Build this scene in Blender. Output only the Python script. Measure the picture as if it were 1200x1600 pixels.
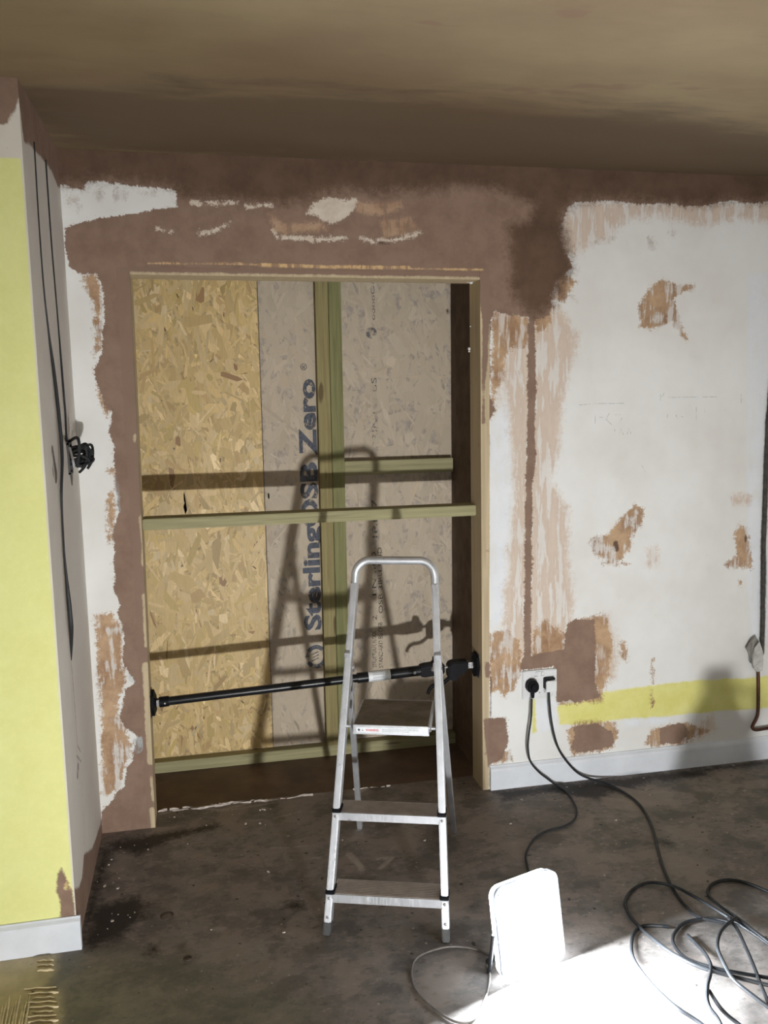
import bpy, bmesh, math, random
import numpy as np
from mathutils import Vector, Matrix

for o in list(bpy.data.objects):
    bpy.data.objects.remove(o)
scene = bpy.context.scene
COL = scene.collection
random.seed(7)
rng = np.random.default_rng(11)

# ------------------------------------------------------------------ camera
FOC = 1364.67
YAW, PITCH, ROLL = 0.2080, -0.1408, -0.0158
CAM = np.array([0.2097, -3.1690, 1.6047])


def cam_axes():
    f = np.array([math.sin(YAW)*math.cos(PITCH), math.cos(YAW)*math.cos(PITCH), math.sin(PITCH)])
    r = np.array([math.cos(YAW), -math.sin(YAW), 0.0])
    u = np.cross(r, f)
    c, s = math.cos(ROLL), math.sin(ROLL)
    return c*r + s*u, -s*r + c*u, f


AX_R, AX_U, AX_F = cam_axes()
cam_data = bpy.data.cameras.new('camera')
cam_data.sensor_fit = 'HORIZONTAL'
cam_data.sensor_width = 36.0
cam_data.lens = FOC/1200*36.0
cam_data.clip_start = 0.02
cam = bpy.data.objects.new('camera', cam_data)
COL.objects.link(cam)
mw = Matrix.Identity(4)
for i in range(3):
    mw[i][0], mw[i][1], mw[i][2], mw[i][3] = AX_R[i], AX_U[i], -AX_F[i], CAM[i]
cam.matrix_world = mw
scene.camera = cam

# ------------------------------------------------------------------ world, exposure, lamp strengths
world = bpy.data.worlds.new('world')
scene.world = world
world.use_nodes = True
world.node_tree.nodes['Background'].inputs[0].default_value = (0.5, 0.45, 0.4, 1)
world.node_tree.nodes['Background'].inputs[1].default_value = 0.02
scene.view_settings.view_transform = 'Standard'
scene.view_settings.look = 'None'
scene.view_settings.gamma = 1.0
scene.view_settings.use_curve_mapping = False
scene.view_settings.exposure = 0.0
LAMP_NEAR_STRENGTH = 1000.0       # white floodlight standing in view on the floor
RIM_GLOW_STRENGTH = 30.0          # rim glow added to brighten the floor round that floodlight
LAMP_FAR_WATTS = 400.0          # beam of the floodlight standing below the frame
FARX, FARY, FARZ = 0.85, -3.8, 0.17
LAMP_NEAR_COLOUR = (0.83, 0.92, 1.0)
LAMP_FAR_COLOUR = (1.0, 1.0, 0.985)


def at(px, py, axis, val):
    """point of the place seen at a photograph pixel, on the plane axis=val"""
    d = AX_R*((px-600)/FOC) + AX_U*(-(py-800)/FOC) + AX_F
    t = (val-CAM[axis])/d[axis]
    return CAM + t*d


# ------------------------------------------------------------------ helpers: mesh building
class MB:
    def __init__(self):
        self.v, self.f = [], []

    def add(self, vs, fs):
        b = len(self.v)
        self.v += [tuple(map(float, p)) for p in vs]
        self.f += [tuple(b+i for i in q) for q in fs]
        return self

    def hexa(self, p):                      # 8 corners: bottom ring 0-3, top ring 4-7
        return self.add(p, [(0, 3, 2, 1), (4, 5, 6, 7), (0, 1, 5, 4), (1, 2, 6, 5), (2, 3, 7, 6), (3, 0, 4, 7)])

    def box(self, x0, x1, y0, y1, z0, z1, M=None):
        p = [(x0, y0, z0), (x1, y0, z0), (x1, y1, z0), (x0, y1, z0), (x0, y0, z1), (x1, y0, z1), (x1, y1, z1), (x0, y1, z1)]
        if M is not None:
            p = [tuple(M @ Vector(q)) for q in p]
        return self.hexa(p)

    def bar(self, a, b, w, d, up=(0, 1, 0)):    # rectangular bar between two points
        a, b = Vector(a), Vector(b)
        t = (b-a).normalized()
        n = Vector(up)
        n = (n-t*n.dot(t)).normalized()
        s = t.cross(n)
        p = []
        for c in (a, b):
            for i, j in ((-1, -1), (1, -1), (1, 1), (-1, 1)):
                p.append(c+s*(i*w/2)+n*(j*d/2))
        return self.hexa(p)

    def tube(self, pts, r, n=8, cap=True):
        pts = [Vector(p) for p in pts]
        rs = r if hasattr(r, '__len__') else [r]*len(pts)
        t0 = (pts[1]-pts[0]).normalized()
        ref = Vector((0, 0, 1)) if abs(t0.z) < 0.9 else Vector((1, 0, 0))
        nrm = (ref-t0*ref.dot(t0)).normalized()
        vs, fs = [], []
        for i, p in enumerate(pts):
            t = (pts[min(i+1, len(pts)-1)]-pts[max(i-1, 0)])
            t = t.normalized() if t.length > 1e-9 else t0
            nrm = nrm-t*nrm.dot(t)
            nrm = nrm.normalized() if nrm.length > 1e-9 else Vector((1, 0, 0))
            b = t.cross(nrm)
            for k in range(n):
                a = 2*math.pi*k/n
                vs.append(p+(nrm*math.cos(a)+b*math.sin(a))*rs[i])
        for i in range(len(pts)-1):
            for k in range(n):
                k2 = (k+1) % n
                fs.append((i*n+k, i*n+k2, (i+1)*n+k2, (i+1)*n+k))
        if cap:
            fs.append(tuple(range(n-1, -1, -1)))
            fs.append(tuple((len(pts)-1)*n+k for k in range(n)))
        return self.add(vs, fs)

    def prism(self, poly, a, b, M):              # polygon in local XY swept from z=a to z=b
        n = len(poly)
        vs = [M @ Vector((x, y, a)) for x, y in poly]+[M @ Vector((x, y, b)) for x, y in poly]
        fs = [tuple(range(n-1, -1, -1)), tuple(range(n, 2*n))]
        fs += [(i, (i+1) % n, n+(i+1) % n, n+i) for i in range(n)]
        return self.add(vs, fs)

    def lathe(self, prof, M, n=20):
        vs, fs = [], []
        for r, z in prof:
            for k in range(n):
                a = 2*math.pi*k/n
                vs.append(M @ Vector((r*math.cos(a), r*math.sin(a), z)))
        for i in range(len(prof)-1):
            for k in range(n):
                k2 = (k+1) % n
                fs.append((i*n+k, i*n+k2, (i+1)*n+k2, (i+1)*n+k))
        fs.append(tuple(range(n-1, -1, -1)))
        fs.append(tuple((len(prof)-1)*n+k for k in range(n)))
        return self.add(vs, fs)

    def build(self, name, mat, parent=None, bevel=0.0, smooth=False, seg=2):
        me = bpy.data.meshes.new(name)
        me.from_pydata(self.v, [], self.f)
        bm = bmesh.new()
        bm.from_mesh(me)
        bmesh.ops.recalc_face_normals(bm, faces=bm.faces)
        if bevel > 0:
            bmesh.ops.bevel(bm, geom=[e for e in bm.edges if e.is_manifold and e.calc_face_angle(0) > 0.6],
                            offset=bevel, segments=seg, affect='EDGES', clamp_overlap=True)
        bm.to_mesh(me)
        bm.free()
        if smooth:
            me.polygons.foreach_set('use_smooth', [True]*len(me.polygons))
            try:
                me.set_sharp_from_angle(angle=0.7)
            except Exception:
                pass
        me.materials.append(mat)
        o = bpy.data.objects.new(name, me)
        COL.objects.link(o)
        if parent is not None:
            o.parent = parent
            o.matrix_parent_inverse = Matrix.Identity(4) if parent.get('local') else parent.matrix_world.inverted()
        return o


def tag(o, label=None, cat=None, group=None, kind=None):
    if label:
        o['label'] = label
    if cat:
        o['category'] = cat
    if group:
        o['group'] = group
    if kind:
        o['kind'] = kind
    return o


def thing(name, label, cat, loc, group=None):
    o = bpy.data.objects.new(name, None)
    o.empty_display_size = 0.05
    o.matrix_world = Matrix.Translation(Vector(loc))
    COL.objects.link(o)
    return tag(o, label, cat, group)


def spline(pts, sub=8):
    P = [Vector(p) for p in pts]
    out = []
    for i in range(len(P)-1):
        p0, p1, p2, p3 = P[max(i-1, 0)], P[i], P[i+1], P[min(i+2, len(P)-1)]
        for k in range(sub):
            t = k/sub
            out.append(0.5*((2*p1)+(p2-p0)*t+(2*p0-5*p1+4*p2-p3)*t*t+(3*p1-p0-3*p2+p3)*t**3))
    out.append(P[-1])
    return out


def poly_sdf(P, poly):
    """signed distance (negative inside) of points P (N,2) to a polygon"""
    poly = np.array(poly, float)
    d = np.full(len(P), 1e9)
    inside = np.zeros(len(P), bool)
    n = len(poly)
    for i in range(n):
        a, b = poly[i], poly[(i+1) % n]
        e = b-a
        w = P-a
        t = np.clip((w@e)/max(e@e, 1e-12), 0, 1)
        q = w-t[:, None]*e
        d = np.minimum(d, np.einsum('ij,ij->i', q, q))
        c1 = (a[1] <= P[:, 1]) != (b[1] <= P[:, 1])
        with np.errstate(divide='ignore', invalid='ignore'):
            xi = a[0]+(P[:, 1]-a[1])*(b[0]-a[0])/(b[1]-a[1] if b[1] != a[1] else 1e-12)
        inside ^= c1 & (P[:, 0] < xi)
    d = np.sqrt(d)
    return np.where(inside, -d, d)


def line_sdf(P, pts, r):
    d = np.full(len(P), 1e9)
    pts = np.array(pts, float)
    for a, b in zip(pts[:-1], pts[1:]):
        e = b-a
        w = P-a
        t = np.clip((w@e)/max(e@e, 1e-12), 0, 1)
        q = w-t[:, None]*e
        d = np.minimum(d, np.sqrt(np.einsum('ij,ij->i', q, q)))
    return d-r


# ------------------------------------------------------------------ helpers: materials
class NT:
    def __init__(self, name):
        self.m = bpy.data.materials.new(name)
        self.m.use_nodes = True
        self.t = self.m.node_tree
        self.b = self.t.nodes['Principled BSDF']
        self.out = self.t.nodes['Material Output']
        self.co = None

    def n(self, typ, **kw):
        nd = self.t.nodes.new(typ)
        for k, v in kw.items():
            setattr(nd, k, v)
        return nd

    def link(self, a, b):
        self.t.links.new(a, b)

    def set(self, sock, v):
        if isinstance(v, bpy.types.NodeSocket):
            self.link(v, sock)
        elif hasattr(v, '__len__'):
            sock.default_value = tuple(v)+((1,) if len(v) == 3 and sock.type == 'RGBA' else ())
        else:
            sock.default_value = v

    def coords(self, scale=(1, 1, 1), rot=(0, 0, 0)):
        if self.co is None:
            self.co = self.n('ShaderNodeTexCoord').outputs['Object']
        if scale == (1, 1, 1) and rot == (0, 0, 0):
            return self.co
        mp = self.n('ShaderNodeMapping')
        mp.inputs['Scale'].default_value = scale
        mp.inputs['Rotation'].default_value = rot
        self.link(self.co, mp.inputs['Vector'])
        return mp.outputs[0]

    def noise(self, scale, detail=4, rough=0.6, vec=None, dist=0.0):
        nd = self.n('ShaderNodeTexNoise')
        nd.inputs['Scale'].default_value = scale
        nd.inputs['Detail'].default_value = detail
        nd.inputs['Roughness'].default_value = rough
        nd.inputs['Distortion'].default_value = dist
        self.link(vec if vec is not None else self.coords(), nd.inputs['Vector'])
        return nd.outputs['Fac']

    def math(self, op, a, b=0.0, clamp=False):
        nd = self.n('ShaderNodeMath', operation=op)
        nd.use_clamp = clamp
        self.set(nd.inputs[0], a)
        self.set(nd.inputs[1], b)
        return nd.outputs[0]

    def ramp(self, v, lo, hi, a=0.0, b=1.0):
        nd = self.n('ShaderNodeMapRange')
        nd.interpolation_type = 'SMOOTHSTEP'
        self.set(nd.inputs[0], v)
        for i, x in zip((1, 2, 3, 4), (lo, hi, a, b)):
            nd.inputs[i].default_value = x
        return nd.outputs[0]

    def mix(self, fac, a, b, mode='MIX'):
        nd = self.n('ShaderNodeMix', data_type='RGBA', blend_type=mode)
        self.set(nd.inputs[0], fac)
        self.set(nd.inputs[6], a)
        self.set(nd.inputs[7], b)
        return nd.outputs[2]

    def attr(self, name, out='Fac'):
        nd = self.n('ShaderNodeAttribute', attribute_name=name)
        return nd.outputs[out]

    def bump(self, h, strength=0.3, dist=0.01):
        nd = self.n('ShaderNodeBump')
        nd.inputs['Strength'].default_value = strength
        nd.inputs['Distance'].default_value = dist
        self.link(h, nd.inputs['Height'])
        self.link(nd.outputs[0], self.b.inputs['Normal'])

    def fin(self, col=None, rough=None, metal=None, spec=None):
        if col is not None:
            self.set(self.b.inputs['Base Color'], col)
        if rough is not None:
            self.set(self.b.inputs['Roughness'], rough)
        if metal is not None:
            self.set(self.b.inputs['Metallic'], metal)
        if spec is not None:
            self.set(self.b.inputs['Specular IOR Level'], spec)
        return self.m


def plain(name, col, rough=0.5, metal=0.0, var=0.15, scale=30.0, bump=0.0, spec=0.5):
    t = NT(name)
    nz = t.noise(scale, 4)
    c = t.mix(t.ramp(nz, 0.3, 0.7), tuple(x*(1-var) for x in col), tuple(min(1, x*(1+var)) for x in col))
    if bump:
        t.bump(t.noise(scale*4, 3), bump, 0.003)
    return t.fin(c, rough, metal, spec)


def metal_mat(name, col, rough, var=0.12, scratch=True):
    t = NT(name)
    nz = t.noise(25, 5)
    st = t.noise(40, 3, vec=t.coords((8, 8, 0.6)))
    c = t.mix(t.ramp(nz, 0.35, 0.7), tuple(x*(1-var) for x in col), col)
    spots = t.ramp(t.noise(70, 3), 0.66, 0.72)
    c = t.mix(t.math('MULTIPLY', spots, 0.55), c, (0.25, 0.23, 0.2))
    return t.fin(c, t.ramp(st, 0.3, 0.7, rough-0.08, rough+0.1), 0.75)


def wood_mat(name, a, b, axis='Z', knots=True, dirt=0.0):
    t = NT(name)
    sc = {'X': (0.5, 14, 14), 'Y': (14, 0.5, 14), 'Z': (14, 14, 0.5)}[axis]
    g = t.noise(4.5, 6, 0.62, t.coords(sc), 0.6)
    c = t.mix(t.ramp(g, 0.3, 0.72), a, b)
    lines = t.ramp(t.noise(9, 2, 0.5, t.coords(sc)), 0.56, 0.7)
    c = t.mix(t.math('MULTIPLY', lines, 0.35), c, tuple(x*0.55 for x in a))
    if knots:
        ks = {'X': (2.2, 12, 12), 'Y': (12, 2.2, 12), 'Z': (12, 12, 2.2)}[axis]
        k = t.ramp(t.noise(1.9, 1, 0.4, t.coords(ks)), 0.7, 0.76)
        c = t.mix(t.math('MULTIPLY', k, 0.8), c, (0.09, 0.055, 0.025))
    if dirt:
        d = t.ramp(t.noise(5, 4), 0.5, 0.7)
        c = t.mix(t.math('MULTIPLY', d, dirt), c, (0.2, 0.13, 0.09))
    t.bump(g, 0.15, 0.002)
    return t.fin(c, 0.72, 0, 0.3)


def layered(name, base, layers, rough=0.8, bump=0.35, spec=0.25):
    """base and layers of paint and plaster. layers: (attribute, colour a, colour b, raggedness, softness, opacity, streaky)"""
    t = NT(name)
    n1 = t.noise(9, 5, 0.65)
    n2 = t.noise(55, 5, 0.7)
    n3 = t.noise(160, 3, 0.6)
    big = t.noise(2.3, 4, 0.6)
    streak = t.noise(10, 5, 0.65, t.coords((3.5, 3.5, 0.45)))
    c = t.mix(t.ramp(big, 0.3, 0.7), base[0], base[1])
    c = t.mix(t.math('MULTIPLY', t.ramp(n1, 0.55, 0.75), 0.10), c, (0.50, 0.46, 0.41))
    specks = t.ramp(t.noise(120, 2, 0.5), 0.735, 0.76)
    c = t.mix(t.math('MULTIPLY', specks, 0.3), c, (0.2, 0.14, 0.1))
    h = t.math('MULTIPLY', n2, 0.12)
    rag = t.math('ADD', t.math('MULTIPLY', t.math('SUBTRACT', n1, 0.5), 0.9),
                 t.math('ADD', t.math('MULTIPLY', t.math('SUBTRACT', n2, 0.5), 1.0), t.math('MULTIPLY', t.math('SUBTRACT', n3, 0.5), 0.6)))
    for (an, ca, cb, amp, soft, op, strk) in layers:
        an, _, off = an.partition('+')
        d = t.attr(an)
        if off:
            d = t.math('SUBTRACT', d, float(off))
        v = t.math('ADD', d, t.math('MULTIPLY', rag, amp))
        msk = t.ramp(v, -soft, soft, 1.0, 0.0)
        var = streak if strk else n1
        lc = t.mix(t.ramp(var, 0.32, 0.68), ca, cb)
        lc = t.mix(t.math('MULTIPLY', t.ramp(n2, 0.4, 0.75), 0.12), lc, tuple(min(1, x*1.25) for x in cb))
        f = msk
        if op < 1.0:
            f = t.math('MULTIPLY', msk, t.ramp(streak if strk else t.math('ADD', t.math('MULTIPLY', n1, 0.5), t.math('MULTIPLY', streak, 0.5)), 0.43, 0.50, op*0.30, op))
        c = t.mix(f, c, lc)
        h = t.math('ADD', h, t.math('MULTIPLY', msk, 0.5 if an == 'plaster' and not off else 0.12))
    t.bump(h, bump, 0.004)
    return t.fin(c, rough, 0, spec)


def emit_mat(name, col, strength):
    t = NT(name)
    t.set(t.b.inputs['Base Color'], (0.9, 0.9, 0.9))
    t.set(t.b.inputs['Emission Color'], col)
    t.b.inputs['Emission Strength'].default_value = strength
    return t.m


BROWN_A, BROWN_B = (0.205, 0.132, 0.096), (0.260, 0.176, 0.132)
M = {}
M['wall'] = layered('painted_plaster_wall', ((0.69, 0.68, 0.655), (0.78, 0.785, 0.775)), [
    ('paler', (0.70, 0.735, 0.80), (0.76, 0.78, 0.82), 0.02, 0.012, 0.8, False),
    ('yellow', (0.66, 0.63, 0.20), (0.72, 0.69, 0.27), 0.02, 0.006, 1.0, False),
    ('skim', (0.50, 0.375, 0.29), (0.62, 0.50, 0.40), 0.075, 0.022, 0.85, True),
    ('tan', (0.245, 0.13, 0.068), (0.50, 0.34, 0.205), 0.06, 0.007, 0.97, False),
    ('plaster+-0.004', (0.34, 0.20, 0.11), (0.56, 0.40, 0.26), 0.075, 0.005, 0.95, False),
    ('plaster', BROWN_A, BROWN_B, 0.026, 0.0025, 1.0, False),
    ('darker', (0.092, 0.054, 0.034), (0.135, 0.082, 0.054), 0.07, 0.035, 1.0, False),  # darker brown with soft edges along the top of the wall
    ('white', (0.55, 0.46, 0.37), (0.74, 0.68, 0.59), 0.05, 0.006, 1.0, False),
    ('pink', (0.36, 0.22, 0.13), (0.52, 0.36, 0.24), 0.05, 0.010, 0.8, False),
    ('wood', (0.55, 0.34, 0.16), (0.66, 0.47, 0.25), 0.012, 0.003, 0.95, True),
    ('scuff', (0.40, 0.36, 0.31), (0.55, 0.50, 0.45), 0.07, 0.012, 0.75, False),
    ('blue', (0.33, 0.36, 0.37), (0.46, 0.49, 0.5), 0.02, 0.004, 0.9, False),
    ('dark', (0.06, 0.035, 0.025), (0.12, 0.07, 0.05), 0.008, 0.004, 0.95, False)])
M['breast'] = layered('yellow_painted_wall', ((0.62, 0.58, 0.51), (0.72, 0.69, 0.62)), [
    ('yellow', (0.70, 0.705, 0.285), (0.74, 0.745, 0.325), 0.004, 0.003, 1.0, False),
    ('pink', (0.60, 0.40, 0.17), (0.66, 0.50, 0.22), 0.02, 0.004, 1.0, False),
    ('plaster', BROWN_A, BROWN_B, 0.014, 0.004, 1.0, False)], bump=0.1)
M['return'] = layered('bare_grey_plaster', ((0.60, 0.565, 0.52), (0.66, 0.63, 0.585)), [
    ('skim', (0.54, 0.50, 0.455), (0.60, 0.55, 0.50), 0.01, 0.006, 0.7, True),
    ('plaster', BROWN_A, BROWN_B, 0.02, 0.006, 1.0, False),
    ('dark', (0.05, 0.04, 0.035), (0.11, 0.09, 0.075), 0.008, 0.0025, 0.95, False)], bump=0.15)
M['skirt'] = plain('white_gloss_skirting_paint', (0.66, 0.69, 0.74), 0.42, 0, 0.06, 8)
M['timber'] = wood_mat('treated_pine_upright', (0.235, 0.195, 0.085), (0.335, 0.285, 0.135), 'Z')
M['timber_g'] = wood_mat('greenish_treated_pine_upright', (0.175, 0.175, 0.072), (0.265, 0.26, 0.118), 'Z')
M['timber_x'] = wood_mat('treated_pine_level', (0.27, 0.25, 0.135), (0.37, 0.34, 0.195), 'X')
M['jamb'] = wood_mat('planed_pine', (0.55, 0.43, 0.25), (0.68, 0.55, 0.34), 'Z', knots=False, dirt=0.35)
M['black'] = plain('black_plastic', (0.007, 0.007, 0.009), 0.5, 0, 0.2, spec=0.10)
M['rubber'] = plain('dark_grey_rubber', (0.05, 0.05, 0.05), 0.65, 0, 0.2)
M['cable'] = plain('black_cable_sheath', (0.020, 0.021, 0.023), 0.48, 0, 0.2, 40, spec=0.25)
M['alu'] = metal_mat('scuffed_aluminium', (0.70, 0.72, 0.76), 0.42)
M['chrome'] = metal_mat('bright_steel', (0.7, 0.7, 0.72), 0.22)
M['black_metal'] = plain('black_enamelled_steel', (0.010, 0.011, 0.013), 0.3, 0.0, 0.2, spec=0.35)
M['white_plastic'] = plain('white_socket_plastic', (0.70, 0.71, 0.72), 0.35, 0, 0.05, 20)
M['tread'] = plain('dusty_step_tread', (0.42, 0.345, 0.30), 0.8, 0, 0.15, 25, 0.2)
M['platform'] = plain('dusty_ribbed_platform', (0.26, 0.21, 0.17), 0.8, 0, 0.25, 14, 0.3)
M['grey_cable'] = plain('grey_brown_cable', (0.11, 0.095, 0.085), 0.55, 0, 0.2, 40)

# ceiling plaster
t = NT('fresh_brown_ceiling_plaster')
a = t.noise(1.4, 5, 0.6, t.coords((1, 1.6, 1)))
b = t.noise(4.0, 5, 0.65, t.coords((0.7, 2.2, 1)), 0.4)
c = t.mix(t.ramp(a, 0.3, 0.7), (0.195, 0.138, 0.080), (0.25, 0.188, 0.108))
c = t.mix(t.math('MULTIPLY', t.ramp(b, 0.45, 0.75), 0.45), c, (0.18, 0.115, 0.066))
c = t.mix(t.math('MULTIPLY', t.ramp(t.noise(3.1, 3, 0.5, t.coords((1, 2.5, 1))), 0.66, 0.72), 0.5), c, (0.17, 0.10, 0.065))
wv = t.math('ADD', t.attr('darker'), t.math('MULTIPLY', t.math('SUBTRACT', b, 0.5), 0.55))
c = t.mix(t.math('MULTIPLY', t.ramp(wv, -0.16, 0.07, 1.0, 0.0), 0.82), c, (0.105, 0.072, 0.045))  # darker brown band of ceiling next to the back wall
t.bump(b, 0.18, 0.01)
M['ceiling'] = t.fin(c, 0.75, 0, 0.25)

# dark inner side of the recess: old brick plaster
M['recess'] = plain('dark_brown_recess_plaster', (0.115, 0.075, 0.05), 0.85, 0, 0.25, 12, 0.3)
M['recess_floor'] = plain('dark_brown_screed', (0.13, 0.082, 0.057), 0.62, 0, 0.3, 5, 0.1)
M['room'] = plain('plain_room_plaster', (0.56, 0.52, 0.47), 0.85, 0, 0.1, 3)

# concrete floor
t = NT('stained_concrete')
n_a = t.noise(3.2, 6, 0.65)
n_b = t.noise(11, 6, 0.7)
n_c = t.noise(70, 4, 0.65)
c = t.mix(t.ramp(n_a, 0.35, 0.68), (0.175, 0.158, 0.146), (0.265, 0.238, 0.22))
c = t.mix(t.math('MULTIPLY', t.ramp(n_b, 0.46, 0.62), 0.5), c, (0.26, 0.22, 0.196))
c = t.mix(t.math('MULTIPLY', t.ramp(n_b, 0.53, 0.40), 0.5), c, (0.135, 0.114, 0.10))
c = t.mix(t.math('MULTIPLY', t.ramp(t.noise(17, 2, 0.4), 0.66, 0.71), 0.4), c, (0.29, 0.245, 0.215))
c = t.mix(t.math('MULTIPLY', t.ramp(t.noise(13, 4, 0.6, t.coords((1, 3.4, 1), (0, 0, 0.2))), 0.68, 0.72), 0.4), c, (0.33, 0.28, 0.25))
n_d = t.noise(26, 6, 0.72, t.coords((1, 1.7, 1), (0, 0, 0.35)))
c = t.mix(t.math('MULTIPLY', t.ramp(n_d, 0.44, 0.36), 0.6), c, (0.075, 0.062, 0.054))
c = t.mix(t.math('MULTIPLY', t.ramp(n_d, 0.56, 0.64), 0.6), c, (0.36, 0.305, 0.27))
n_e = t.noise(5.5, 5, 0.6, t.coords((1, 1.3, 1), (0, 0, -0.3)))
c = t.mix(t.math('MULTIPLY', t.ramp(n_e, 0.52, 0.58), 0.5), c, (0.33, 0.268, 0.235))
c = t.mix(t.math('MULTIPLY', t.ramp(n_e, 0.46, 0.38), 0.6), c, (0.095, 0.085, 0.078))
rag = t.math('ADD', t.math('MULTIPLY', t.math('SUBTRACT', n_b, 0.5), 1.0), t.math('MULTIPLY', t.math('SUBTRACT', n_c, 0.5), 0.5))
for an, col_a, col_b, amp, soft, op in (
        ('green', (0.13, 0.13, 0.095), (0.235, 0.222, 0.165), 0.25, 0.09, 0.5),
        ('adhesive', (0.50, 0.42, 0.26), (0.62, 0.52, 0.335), 0.05, 0.02, 0.92),
        ('damp', (0.012, 0.010, 0.009), (0.035, 0.028, 0.023), 0.12, 0.03, 0.95),
        ('scrape', (0.34, 0.29, 0.26), (0.52, 0.46, 0.41), 0.028, 0.006, 0.8),
        ('scar', (0.27, 0.215, 0.19), (0.35, 0.29, 0.25), 0.03, 0.010, 0.75)):
    msk = t.ramp(t.math('ADD', t.attr(an), t.math('MULTIPLY', rag, amp)), -soft, soft, 1.0, 0.0)
    lc = t.mix(t.ramp(n_b, 0.35, 0.65), col_a, col_b)
    c = t.mix(t.math('MULTIPLY', msk, op), c, lc)
c = t.mix(t.math('MULTIPLY', t.ramp(t.noise(42, 1, 0.3), 0.765, 0.785), 0.8), c, (0.45, 0.40, 0.36))
c = t.mix(t.math('MULTIPLY', t.ramp(t.noise(36, 1, 0.3), 0.25, 0.23), 0.8), c, (0.02, 0.017, 0.014))
t.bump(t.math('ADD', n_b, t.math('MULTIPLY', n_c, 0.35)), 0.35, 0.006)
M['floor'] = t.fin(c, t.ramp(n_b, 0.3, 0.7, 0.5, 0.75), 0, 0.35)

# wood strands of the boards: colour per strand
for key, nm in (('osb', 'pressed_wood_strands'), ('osb_g', 'grey_filmed_wood_strands')):
    t = NT(nm)
    c = t.attr('strand_colour', 'Color')
    gr = t.noise(30, 4, 0.6, t.coords((6, 6, 1)))
    c = t.mix(t.math('MULTIPLY', t.ramp(gr, 0.35, 0.7), 0.2), c, (0.30, 0.19, 0.08), 'MIX')
    if key == 'osb_g':
        fl = t.noise(7, 5, 0.7)
        c = t.mix(t.ramp(fl, 0.35, 0.7, 0.45, 0.85), c, (0.48, 0.40, 0.298))
        c = t.mix(t.math('MULTIPLY', t.ramp(t.noise(28, 4, 0.7), 0.64, 0.77), 0.35), c, (0.26, 0.225, 0.185))
    M[key] = t.fin(c, 0.5 if key == 'osb' else 0.58, 0, 0.4)
M['board_core'] = plain('board_core', (0.47, 0.345, 0.17), 0.7, 0, 0.3, 40)
M['board_core_g'] = plain('grey_board_core', (0.40, 0.34, 0.28), 0.7, 0, 0.2, 40)


def ink(name, col, lo=0.42, hi=0.55, scale=45):
    t = NT(name)
    t.set(t.b.inputs['Base Color'], col)
    t.b.inputs['Roughness'].default_value = 0.7
    tr = t.n('ShaderNodeBsdfTransparent')
    mx = t.n('ShaderNodeMixShader')
    w = t.ramp(t.math('ADD', t.math('MULTIPLY', t.noise(scale, 5, 0.75), 0.65), t.math('MULTIPLY', t.noise(9, 3), 0.35)), lo, hi)
    t.link(w, mx.inputs[0])
    t.link(tr.outputs[0], mx.inputs[1])
    t.link(t.b.outputs[0], mx.inputs[2])
    t.link(mx.outputs[0], t.out.inputs['Surface'])
    return t.m


M['ink'] = ink('worn_blue_grey_ink', (0.085, 0.095, 0.125), 0.36, 0.56)
M['ink_small'] = ink('worn_small_ink', (0.06, 0.055, 0.05), 0.40, 0.58, 90)
M['ink_blue'] = ink('faded_blue_ink', (0.13, 0.13, 0.17), 0.40, 0.62, 60)
M['ink_faint'] = ink('faint_smudged_ink', (0.17, 0.17, 0.18), 0.46, 0.66, 60)
M['label_white'] = plain('white_label', (0.72, 0.75, 0.78), 0.45, 0, 0.06, 30)
M['label_red'] = plain('red_print', (0.62, 0.10, 0.12), 0.5, 0, 0.05)
M['label_black'] = plain('black_print', (0.03, 0.03, 0.035), 0.5, 0, 0.05)
M['label_grey'] = plain('grey_print', (0.33, 0.34, 0.36), 0.5, 0, 0.05)
M['pencil'] = ink('faint_pencil', (0.5, 0.49, 0.49), 0.42, 0.66, 60)


def text_obj(name, body, size, mat, M4, parent, bold=0.0, width=None, height=None):
    cu = bpy.data.curves.new(name, 'FONT')
    cu.body = body
    cu.size = size
    cu.offset = bold
    cu.resolution_u = 3
    cu.extrude = 0.0002
    tmp = bpy.data.objects.new(name, cu)
    COL.objects.link(tmp)
    bpy.context.view_layer.update()
    me = bpy.data.meshes.new_from_object(tmp.evaluated_get(bpy.context.evaluated_depsgraph_get()))
    bpy.data.objects.remove(tmp)
    n = len(me.vertices)
    co = np.empty(n*3)
    me.vertices.foreach_get('co', co)
    co = co.reshape(-1, 3)
    co[:, :2] -= co[:, :2].min(0)
    if width:
        co[:, 0] *= width/co[:, 0].max()
    if height:
        co[:, 1] *= height/co[:, 1].max()
    A = np.array(M4)
    co = co@A[:3, :3].T+A[:3, 3]
    me.vertices.foreach_set('co', co.ravel())
    me.update()
    me.materials.clear()
    me.materials.append(mat)
    o = bpy.data.objects.new(name, me)
    COL.objects.link(o)
    o.parent = parent
    if parent.type == 'EMPTY':
        o.matrix_parent_inverse = parent.matrix_world.inverted()
    return o


# ------------------------------------------------------------------ main dimensions
XL = -0.1992            # face of the return on the left
YB = -0.6746            # front of the yellow breast
HC = 2.4014             # ceiling
TH = 0.125              # thickness of the wall around the opening
X0, X1 = -2.0, 3.3      # room
YR = -5.2
ZR = 2.30               # top of the recess
YS = 0.480              # front of the studs in the recess
YO = 0.527              # front of the boards
XRL, XRR = -0.075, 1.297   # sides of the recess
JW = 0.032              # thickness of the lining boards

pTL, pTR = at(203, 429, 1, 0), at(749.5, 437, 1, 0)
pBL, pBR = at(243, 1293, 1, 0), at(754, 1231, 1, 0)


def xjl(z):
    return pBL[0]+(pTL[0]-pBL[0])*z/pTL[2]


def xjr(z):
    return pBR[0]+(pTR[0]-pBR[0])*z/pTR[2]


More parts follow.
